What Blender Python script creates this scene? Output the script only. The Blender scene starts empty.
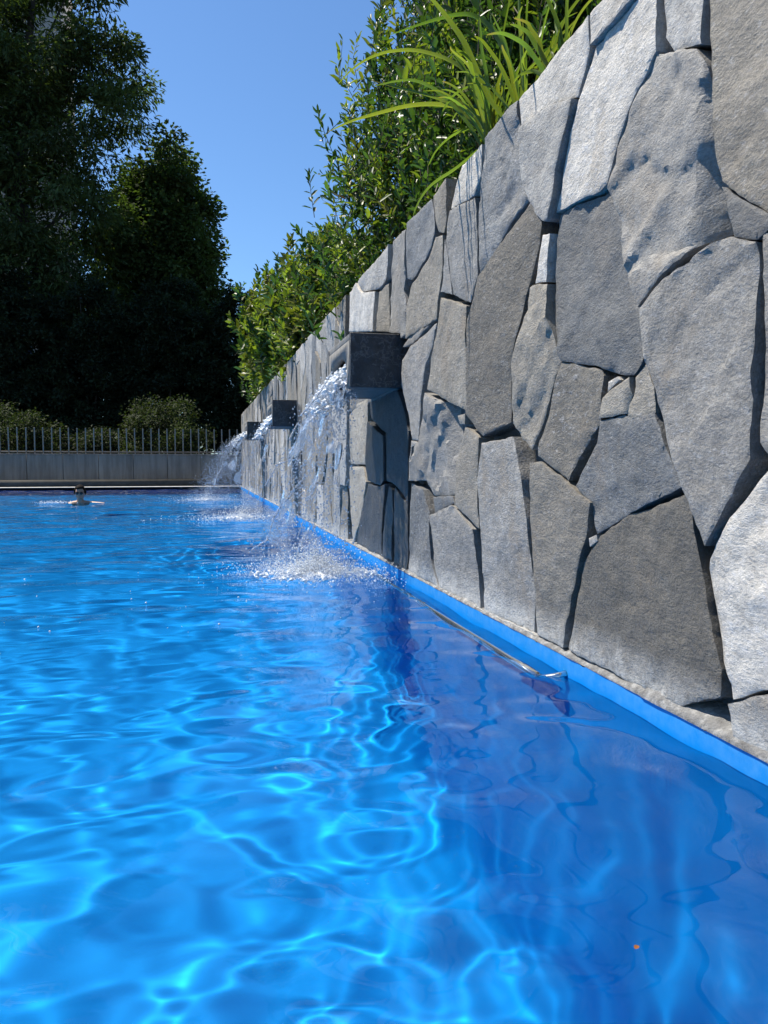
import bpy, bmesh, math, random
import numpy as np
from mathutils import Vector, noise
from mathutils.geometry import delaunay_2d_cdt

R = math.radians
sc = bpy.context.scene
COL = sc.collection

# ------------------------------------------------------------------ camera
cam = bpy.data.cameras.new('camera')
cam_ob = bpy.data.objects.new('camera', cam)
COL.objects.link(cam_ob)
sc.camera = cam_ob
cam_ob.location = (0, 0, 0.66)
cam_ob.rotation_euler = (R(90 - 3.5717), 0, R(-13.5717))
cam.sensor_fit = 'VERTICAL'
cam.sensor_height = 36
cam.lens = 769 / 1024 * 36
cam.clip_start = 0.02
cam.clip_end = 3000

# ------------------------------------------------------------------ sky and sun
SUN_EL, SUN_AZ = R(60), R(-54)          # azimuth from +y, negative = towards the pool side
world = bpy.data.worlds.new('World')
sc.world = world
world.use_nodes = True
wnt = world.node_tree
sky = wnt.nodes.new('ShaderNodeTexSky')
sky.sky_type = 'NISHITA'
sky.sun_disc = False
sky.sun_elevation = SUN_EL
sky.sun_rotation = SUN_AZ
sky.air_density = 1.0
sky.dust_density = 0.3
sky.ozone_density = 3.0
tint = wnt.nodes.new('ShaderNodeMix'); tint.data_type = 'RGBA'; tint.blend_type = 'MULTIPLY'
tint.inputs[0].default_value = 1.0
tint.inputs[7].default_value = (0.74, 0.97, 1.16, 1)
wnt.links.new(sky.outputs[0], tint.inputs[6])
wnt.links.new(tint.outputs[2], wnt.nodes['Background'].inputs[0])
wnt.nodes['Background'].inputs[1].default_value = 0.085
sl = bpy.data.lights.new('sun', 'SUN')
sl.energy = 5.0
sl.angle = R(0.7)
sl.color = (1.0, 0.935, 0.83)
sun = bpy.data.objects.new('sun', sl)
COL.objects.link(sun)
sdir = Vector((math.sin(SUN_AZ) * math.cos(SUN_EL), math.cos(SUN_AZ) * math.cos(SUN_EL), math.sin(SUN_EL)))
sun.rotation_euler = sdir.to_track_quat('Z', 'Y').to_euler()
sun.location = sdir * 50
sl.cycles.is_caustics_light = True
sc.view_settings.view_transform = 'Standard'
sc.view_settings.look = 'None'
sc.view_settings.exposure = 0.82
sc.view_settings.gamma = 1
sc.cycles.use_denoising = True
sc.cycles.sample_clamp_indirect = 6
sc.cycles.max_bounces = 10
sc.cycles.transparent_max_bounces = 12
sc.cycles.caustics_reflective = False
sc.cycles.caustics_refractive = True
sc.cycles.blur_glossy = 0.3
sc.render.use_motion_blur = False

D = 1.118            # the plane of the stone wall's face
Y_END = 20.5         # where the stone wall ends
WALL_TOP = 1.95

# ------------------------------------------------------------------ helpers
def tag(o, label=None, cat=None, group=None, kind=None):
    if label: o['label'] = label
    if cat: o['category'] = cat
    if group: o['group'] = group
    if kind: o['kind'] = kind
    return o

def empty(name, loc=(0, 0, 0)):
    o = bpy.data.objects.new(name, None)
    o.location = loc
    o.empty_display_size = 0.1
    COL.objects.link(o)
    return o

def link(name, me, m, parent=None):
    o = bpy.data.objects.new(name, me)
    COL.objects.link(o)
    if m is not None:
        me.materials.append(m)
    if parent is not None:
        o.parent = parent
        o.matrix_parent_inverse = parent.matrix_basis.inverted()
    return o

def npmesh(name, V, faces, tone=None, smooth=False):
    """V: (n,3); faces: (m,k) array or list of tuples; tone: (n,4) colour attribute."""
    me = bpy.data.meshes.new(name)
    V = np.asarray(V, dtype=np.float32)
    me.vertices.add(len(V))
    me.vertices.foreach_set('co', V.ravel())
    if isinstance(faces, np.ndarray):
        m, k = faces.shape
        idx = faces.astype(np.int32).ravel()
        starts = np.arange(m, dtype=np.int32) * k
    else:
        ln = np.array([len(f) for f in faces], dtype=np.int32)
        m = len(ln)
        idx = np.fromiter((i for f in faces for i in f), dtype=np.int32)
        starts = np.concatenate([[0], np.cumsum(ln)[:-1]]).astype(np.int32)
    me.loops.add(len(idx))
    me.loops.foreach_set('vertex_index', idx)
    me.polygons.add(m)
    me.polygons.foreach_set('loop_start', starts)
    me.update(calc_edges=True)
    me.validate()
    if tone is not None:
        a = me.attributes.new('tone', 'FLOAT_COLOR', 'POINT')
        a.data.foreach_set('color', np.asarray(tone, dtype=np.float32).ravel())
    if smooth:
        me.shade_smooth()
    return me

class MB:
    """collects simple shapes into one mesh"""
    def __init__(s):
        s.v, s.f = [], []
    def add(s, v, f):
        n = len(s.v)
        s.v += [tuple(p) for p in v]
        s.f += [tuple(i + n for i in q) for q in f]
    def box(s, x0, x1, y0, y1, z0, z1):
        v = [(x0, y0, z0), (x1, y0, z0), (x1, y1, z0), (x0, y1, z0), (x0, y0, z1), (x1, y0, z1), (x1, y1, z1), (x0, y1, z1)]
        s.add(v, [(3, 2, 1, 0), (4, 5, 6, 7), (0, 1, 5, 4), (1, 2, 6, 5), (2, 3, 7, 6), (3, 0, 4, 7)])
    def tube(s, pts, rad, n=6, cap=True):
        pts = [Vector(p) for p in pts]
        if not hasattr(rad, '__len__'): rad = [rad] * len(pts)
        v, f = [], []
        up = Vector((0.13, 0.31, 0.94))
        for i, p in enumerate(pts):
            t = (pts[min(i + 1, len(pts) - 1)] - pts[max(i - 1, 0)]).normalized()
            a = t.cross(up)
            if a.length < 1e-3: a = t.cross(Vector((1, 0, 0)))
            a.normalize(); b = t.cross(a)
            for k in range(n):
                q = 2 * math.pi * k / n
                v.append(p + (a * math.cos(q) + b * math.sin(q)) * rad[i])
        for i in range(len(pts) - 1):
            for k in range(n):
                f.append((i * n + k, i * n + (k + 1) % n, (i + 1) * n + (k + 1) % n, (i + 1) * n + k))
        if cap:
            f.append(tuple(range(n))[::-1]); f.append(tuple((len(pts) - 1) * n + k for k in range(n)))
        s.add(v, f)
    def build(s, name, m, parent=None, smooth=False, bevel=0):
        me = npmesh(name, np.array(s.v, dtype=np.float32), s.f)
        bm = bmesh.new(); bm.from_mesh(me)
        bmesh.ops.recalc_face_normals(bm, faces=bm.faces)
        if bevel:
            bmesh.ops.bevel(bm, geom=[e for e in bm.edges if len(e.link_faces) == 2 and e.calc_face_angle() > 0.5],
                            offset=bevel, segments=2, profile=0.6, affect='EDGES')
        bm.to_mesh(me); bm.free()
        if smooth: me.shade_smooth()
        return link(name, me, m, parent)

ICO = None
def ico():
    global ICO
    if ICO is None:
        bm = bmesh.new(); bmesh.ops.create_icosphere(bm, subdivisions=2, radius=1)
        bm.verts.ensure_lookup_table()
        ICO = (np.array([v.co[:] for v in bm.verts]), np.array([[v.index for v in f.verts] for f in bm.faces])); bm.free()
    return ICO
def remeshed(name, balls, voxel, m, parent=None, smooth=2):
    """union of (x,y,z,rx,ry,rz) ellipsoids grown into one continuous surface"""
    V0, F0 = ico()
    B = np.array(balls)
    V = B[:, None, :3] + V0[None] * B[:, None, 3:6]
    F = F0[None] + (np.arange(len(B)) * len(V0))[:, None, None]
    tmp = npmesh('tmp', V.reshape(-1, 3), F.reshape(-1, 3))
    o = bpy.data.objects.new('tmp', tmp); COL.objects.link(o)
    md = o.modifiers.new('r', 'REMESH'); md.mode = 'VOXEL'; md.voxel_size = voxel; md.use_smooth_shade = True
    if smooth:
        ms = o.modifiers.new('s', 'SMOOTH'); ms.iterations = smooth; ms.factor = 0.5
    dg = bpy.context.evaluated_depsgraph_get()
    me = bpy.data.meshes.new_from_object(o.evaluated_get(dg))
    bpy.data.objects.remove(o); bpy.data.meshes.remove(tmp)
    me.materials.clear(); me.shade_smooth()
    return link(name, me, m, parent)

# ------------------------------------------------------------------ materials
class M:
    def __init__(s, name):
        s.m = bpy.data.materials.new(name); s.m.use_nodes = True
        s.nt = s.m.node_tree; s.n = s.nt.nodes; s.b = s.n['Principled BSDF']
        s.out = s.n['Material Output']
    def node(s, t, **k):
        q = s.n.new(t)
        for a, v in k.items():
            if a.startswith('i_'): q.inputs[a[2:].replace('_', ' ')].default_value = v
            else: setattr(q, a, v)
        return q
    def l(s, a, b): s.nt.links.new(a, b)
    def noise(s, scale, detail=6, rough=0.6, vec=None, dist=0.0):
        q = s.node('ShaderNodeTexNoise'); q.inputs['Scale'].default_value = scale
        q.inputs['Detail'].default_value = detail; q.inputs['Roughness'].default_value = rough
        q.inputs['Distortion'].default_value = dist
        if vec is not None: s.l(vec, q.inputs['Vector'])
        return q.outputs['Fac']
    def ramp(s, fac, stops):
        q = s.node('ShaderNodeValToRGB'); s.l(fac, q.inputs[0]); e = q.color_ramp.elements
        while len(e) < len(stops): e.new(0.5)
        for i, (p, c) in enumerate(stops):
            e[i].position = p; e[i].color = (*c, 1) if hasattr(c, '__len__') else (c, c, c, 1)
        return q.outputs['Color']
    def mix(s, fac, a, b, mode='MIX'):
        q = s.node('ShaderNodeMix', data_type='RGBA', blend_type=mode)
        for i, v in ((0, fac), (6, a), (7, b)):
            if isinstance(v, (int, float)): q.inputs[i].default_value = v
            elif isinstance(v, tuple): q.inputs[i].default_value = (*v, 1)
            else: s.l(v, q.inputs[i])
        return q.outputs[2]
    def math(s, op, a, b=0.0, c=0.0):
        q = s.node('ShaderNodeMath', operation=op)
        for i, v in enumerate((a, b, c)):
            if isinstance(v, (int, float)): q.inputs[i].default_value = v
            else: s.l(v, q.inputs[i])
        return q.outputs[0]
    def pos(s): return s.node('ShaderNodeNewGeometry').outputs['Position']
    def mapped(s, vec, scale=(1, 1, 1), rot=(0, 0, 0)):
        q = s.node('ShaderNodeMapping'); s.l(vec, q.inputs[0])
        q.inputs['Scale'].default_value = scale; q.inputs['Rotation'].default_value = rot
        return q.outputs[0]
    def bump(s, h, strength=0.5, dist=0.01, normal=None):
        q = s.node('ShaderNodeBump'); s.l(h, q.inputs['Height'])
        q.inputs['Strength'].default_value = strength; q.inputs['Distance'].default_value = dist
        if normal is not None: s.l(normal, q.inputs['Normal'])
        s.l(q.outputs[0], s.b.inputs['Normal']); return q.outputs[0]
    def set(s, col=None, rough=None, **k):
        if col is not None:
            if isinstance(col, tuple): s.b.inputs['Base Color'].default_value = (*col, 1)
            else: s.l(col, s.b.inputs['Base Color'])
        if rough is not None:
            if isinstance(rough, (int, float)): s.b.inputs['Roughness'].default_value = rough
            else: s.l(rough, s.b.inputs['Roughness'])
        for a, v in k.items(): s.b.inputs[a.replace('_', ' ')].default_value = v
        return s

# stone: colour per stone comes from the 'tone' attribute (alpha = wetness)
def stone_material():
    q = M('split_stone'); p = q.pos()
    at = q.node('ShaderNodeAttribute', attribute_name='tone')
    tone, wet = at.outputs['Color'], at.outputs['Alpha']
    ga = q.node('ShaderNodeAttribute', attribute_name='grain'); gs = q.node('ShaderNodeSeparateColor'); q.l(ga.outputs['Color'], gs.inputs[0])
    g_bump, g_dir, g_fleck = gs.outputs[0], gs.outputs[1], gs.outputs[2]
    lum = q.node('ShaderNodeRGBToBW'); q.l(tone, lum.inputs[0])
    white = q.ramp(lum.outputs[0], [(0.27, 0.0), (0.36, 1.0)])
    pm = q.mapped(p, (1, 0.55, 1), (R(12), 0, 0))
    big = q.noise(5.5, 5, 0.6, p)
    mid = q.noise(38, 8, 0.68, pm)
    fine = q.noise(150, 5, 0.7, pm)
    s1 = q.noise(17, 9, 0.74, q.mapped(p, (1, 0.95, 0.5), (R(58), 0, 0)), 0.25)
    s2 = q.noise(18, 9, 0.74, q.mapped(p, (1, 0.5, 1.05), (R(24), 0, 0)), 0.2)
    sel = q.math('GREATER_THAN', g_dir, 0.5)
    streak = q.math('ADD', q.math('MULTIPLY', s1, sel), q.math('MULTIPLY', s2, q.math('SUBTRACT', 1.0, sel)))
    pit = q.ramp(q.noise(80, 4, 0.6, pm, 0.6), [(0.32, 0.0), (0.5, 0.7), (0.7, 1.0)])
    c = q.mix(0.85, tone, q.ramp(big, [(0.25, 0.72), (0.5, 1.0), (0.78, 1.22)]), 'MULTIPLY')
    c = q.mix(0.9, c, q.ramp(mid, [(0.28, 0.62), (0.5, 1.0), (0.74, 1.32)]), 'MULTIPLY')
    c = q.mix(0.8, c, q.ramp(fine, [(0.3, 0.7), (0.5, 1.0), (0.72, 1.35)]), 'MULTIPLY')
    rust = q.math('MULTIPLY', q.ramp(q.noise(3.1, 6, 0.65, q.mapped(p, (1, 1.7, 1))), [(0.53, 0.0), (0.68, 1.0)]), q.math('MULTIPLY_ADD', g_dir, 0.5, 0.15))
    c = q.mix(rust, c, (0.20, 0.155, 0.105))
    # pale mica and lichen flecks, most on the pale stones
    fl = q.ramp(q.noise(60, 6, 0.75, pm), [(0.56, 0.0), (0.63, 1.0)])
    fl = q.math('MULTIPLY', fl, q.math('ADD', q.math('MULTIPLY', white, 0.35), q.math('MULTIPLY', g_fleck, 0.34)))
    c = q.mix(fl, c, (0.55, 0.55, 0.56))
    dk = q.ramp(q.noise(13, 7, 0.72, p, 0.4), [(0.60, 0.0), (0.70, 1.0)])
    c = q.mix(q.math('MULTIPLY', dk, q.math('MULTIPLY_ADD', white, 0.35, 0.12)), c, (0.12, 0.115, 0.105))
    # lime left by the pool along the foot of the wall
    sep = q.node('ShaderNodeSeparateXYZ'); q.l(p, sep.inputs[0])
    lime = q.math('ADD', sep.outputs['Z'], q.math('MULTIPLY', q.noise(7, 6, 0.65, p), -0.11))
    lime = q.ramp(lime, [(0.015, 0.85), (0.06, 0.5), (0.13, 0.0)])
    lime = q.math('MULTIPLY', lime, q.ramp(q.noise(45, 5, 0.7, p), [(0.3, 0.35), (0.6, 1.0)]))
    c = q.mix(q.math('MULTIPLY', lime, q.math('SUBTRACT', 1.0, wet)), c, (0.56, 0.55, 0.52))
    c = q.mix(q.math('MULTIPLY', wet, 0.45), c, (0.012, 0.016, 0.02))
    q.set(c, q.math('MULTIPLY_ADD', wet, -0.22, 0.64))
    q.b.inputs['Specular IOR Level'].default_value = 0.5
    h = q.math('MULTIPLY_ADD', mid, q.math('MULTIPLY_ADD', g_fleck, 0.5, 0.2), q.math('MULTIPLY_ADD', pit, q.math('MULTIPLY', g_bump, 0.22), q.math('MULTIPLY', streak, q.math('MULTIPLY_ADD', g_bump, 1.5, 0.15))))
    n1 = q.bump(h, 1.0, 0.013)
    q.bump(fine, 0.8, 0.0055, n1)
    return q.m

def leaf_material(name, trans=0.3, rough=0.35, var=0.25):
    q = M(name)
    at = q.node('ShaderNodeAttribute', attribute_name='tone')
    c = q.mix(0.8, at.outputs['Color'], q.ramp(q.noise(9, 3, 0.6, q.pos()), [(0.3, 1 - var), (0.7, 1 + var)]), 'MULTIPLY')
    q.set(c, rough)
    q.b.inputs['Specular IOR Level'].default_value = 0.32
    t = q.node('ShaderNodeBsdfTranslucent')
    q.l(q.mix(1.0, c, (1.5, 1.75, 0.7), 'MULTIPLY'), t.inputs[0])
    mx = q.node('ShaderNodeMixShader'); mx.inputs[0].default_value = trans
    q.l(q.b.outputs[0], mx.inputs[1]); q.l(t.outputs[0], mx.inputs[2]); q.l(mx.outputs[0], q.out.inputs[0])
    return q.m

def plain(name, col, rough=0.6, var=0.2, scale=8, bump=0.0, metallic=0.0):
    q = M(name); p = q.pos()
    n = q.noise(scale, 6, 0.65, p)
    q.set(q.mix(1.0, col, q.ramp(n, [(0.3, 1 - var), (0.7, 1 + var)]), 'MULTIPLY'), rough, Metallic=metallic)
    if bump: q.bump(q.noise(scale * 6, 6, 0.65, p), 0.6, bump)
    return q.m

MAT = {}
BUMP = 0.012
MAT['stone'] = stone_material()
MAT['core'] = plain('wall_core_mortar', (0.10, 0.095, 0.09), 0.95, 0.3, 20, 0.006)
q = M('mortar'); p = q.pos()
c = q.ramp(q.noise(26, 7, 0.7, p), [(0.3, (0.12, 0.115, 0.11)), (0.52, (0.25, 0.245, 0.235)), (0.70, (0.50, 0.49, 0.47))])
q.set(c, 0.9); q.bump(q.noise(60, 7, 0.75, p), 1.0, 0.014); MAT['mortar'] = q.m
# pool paint
q = M('blue_pool_paint'); p = q.pos()
c = q.ramp(q.noise(1.7, 5, 0.6, p), [(0.3, (0.002, 0.185, 0.52)), (0.7, (0.003, 0.22, 0.61))])
sep = q.node('ShaderNodeSeparateXYZ'); q.l(p, sep.inputs[0])
sc_ = q.ramp(q.math('ADD', sep.outputs['Z'], q.math('MULTIPLY', q.noise(9, 6, 0.65, q.mapped(p, (1, 1, 0.5))), 0.05)), [(0.025, 0.0), (0.045, 0.5), (0.08, 0.75)])
c = q.mix(q.math('MULTIPLY', sc_, q.ramp(q.noise(26, 6, 0.7, p), [(0.35, 0.15), (0.65, 0.7)])), c, (0.11, 0.33, 0.62))
q.set(c, 0.6, Specular_IOR_Level=0.06); MAT['paint'] = q.m
# water
q = M('pool_water'); q.set((1, 1, 1), 0.0, IOR=1.26, Transmission_Weight=1.0, Specular_Tint=(0.2, 0.72, 1.0, 1))
p = q.pos()
q.bump(q.math('ADD', q.noise(2.6, 0, 0.5, q.mapped(p, (1, 1.8, 1), (0, 0, R(8))), 0.5), q.math('MULTIPLY', q.noise(6.0, 0, 0.5, q.mapped(p, (1, 1.7, 1), (0, 0, R(-14))), 0.5), 0.22)), 1.0, BUMP)
MAT['water'] = q.m
q = M('splashing_water'); q.set((0.95, 0.97, 1.0), 0.05, IOR=1.333, Transmission_Weight=0.80)
q.bump(q.noise(60, 4, 0.6, q.pos()), 0.6, 0.01); MAT['splash'] = q.m
q = M('aerated_water'); q.set((0.90, 0.93, 0.96), 0.2, IOR=1.333, Transmission_Weight=0.25)
q.bump(q.noise(90, 4, 0.6, q.pos()), 0.6, 0.01); MAT['foam'] = q.m
# dark slate of the spout sides, with pale veins
def slate(name, base, vein):
    q = M(name); p = q.pos()
    v = q.node('ShaderNodeTexVoronoi', feature='DISTANCE_TO_EDGE'); 
    dn = q.node('ShaderNodeTexNoise'); dn.inputs['Scale'].default_value = 7; dn.inputs['Detail'].default_value = 4
    va = q.node('ShaderNodeVectorMath', operation='MULTIPLY_ADD'); q.l(dn.outputs['Color'], va.inputs[0]); va.inputs[1].default_value = (.22, .22, .22); q.l(p, va.inputs[2])
    q.l(va.outputs[0], v.inputs['Vector']); v.inputs['Scale'].default_value = 6.5
    e = q.ramp(q.math('ADD', v.outputs['Distance'], q.math('MULTIPLY', q.noise(22, 5, 0.6, p), 0.09)), [(0.062, 1.0), (0.085, 0.0)])
    c = q.mix(1.0, base, q.ramp(q.noise(14, 7, 0.7, p), [(0.3, 0.6), (0.7, 1.45)]), 'MULTIPLY')
    c = q.mix(q.math('MULTIPLY', e, 0.9), c, vein)
    q.set(c, 0.5); c2 = q.ramp(q.noise(5, 7, 0.7, p, .8), [(0.5, 0.0), (0.72, 0.5)]); q.set(q.mix(c2, c, vein)); q.bump(q.noise(22, 7, 0.7, p), 0.9, 0.016); return q.m
MAT['slate'] = slate('dark_slate', (0.026, 0.026, 0.028), (0.10, 0.096, 0.092))
MAT['slab'] = plain('grey_slab', (0.15, 0.145, 0.135), 0.75, 0.3, 16, 0.006)
# concrete
q = M('cast_concrete'); p = q.pos()
c = q.mix(0.8, (0.215, 0.185, 0.15), q.ramp(q.noise(3.2, 6, 0.7, q.mapped(p, (2.2, 1, 0.22))), [(0.35, 0.55), (0.6, 1.1)]), 'MULTIPLY')
c = q.mix(1.0, c, q.ramp(q.noise(1.6, 7, 0.65, q.mapped(p, (1, 1, 0.35))), [(0.3, 0.78), (0.7, 1.15)]), 'MULTIPLY')
q.set(c, 0.85); q.bump(q.noise(40, 5, 0.6, p), 0.4, 0.004); MAT['concrete'] = q.m
MAT['base'] = plain('dark_plinth', (0.10, 0.095, 0.085), 0.8, 0.25, 5)
MAT['coping'] = plain('pale_coping', (0.50, 0.48, 0.44), 0.7, 0.15, 9)
MAT['deck'] = plain('stone_deck', (0.34, 0.32, 0.29), 0.85, 0.2, 3)
MAT['soil'] = plain('planting_soil', (0.045, 0.034, 0.024), 0.95, 0.4, 6, 0.02)
MAT['picket'] = plain('grey_metal_paint', (0.20, 0.175, 0.14), 0.5, 0.1, 10)
MAT['steel'] = plain('brushed_steel', (0.66, 0.66, 0.65), 0.16, 0.06, 30, 0.0, 1.0)
MAT['bark'] = plain('bark', (0.05, 0.04, 0.032), 0.9, 0.35, 9, 0.02)
MAT['twig'] = plain('green_twig', (0.09, 0.075, 0.04), 0.75, 0.25, 20)
MAT['shrub_leaf'] = leaf_material('glossy_shrub_leaf', 0.34, 0.42)
MAT['blade'] = leaf_material('strap_leaf', 0.42, 0.35, 0.12)
MAT['tree_leaf'] = leaf_material('tree_leaf', 0.26, 0.8)
MAT['skin'] = plain('skin', (0.36, 0.21, 0.14), 0.55, 0.06, 14)
q = M('dark_hair'); q.set((0.012, 0.009, 0.007), 0.8, Specular_IOR_Level=0.1); MAT['hair'] = q.m
q = M('dark_lens'); q.set((0.01, 0.01, 0.012), 0.06); MAT['lens'] = q.m
MAT['facade'] = plain('beige_render', (0.46, 0.40, 0.34), 0.85, 0.08, 0.6)
MAT['trim'] = plain('pale_render', (0.62, 0.58, 0.52), 0.8, 0.06, 1)
q = M('window_glass'); q.set((0.03, 0.04, 0.05), 0.05); MAT['glass'] = q.m

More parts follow.
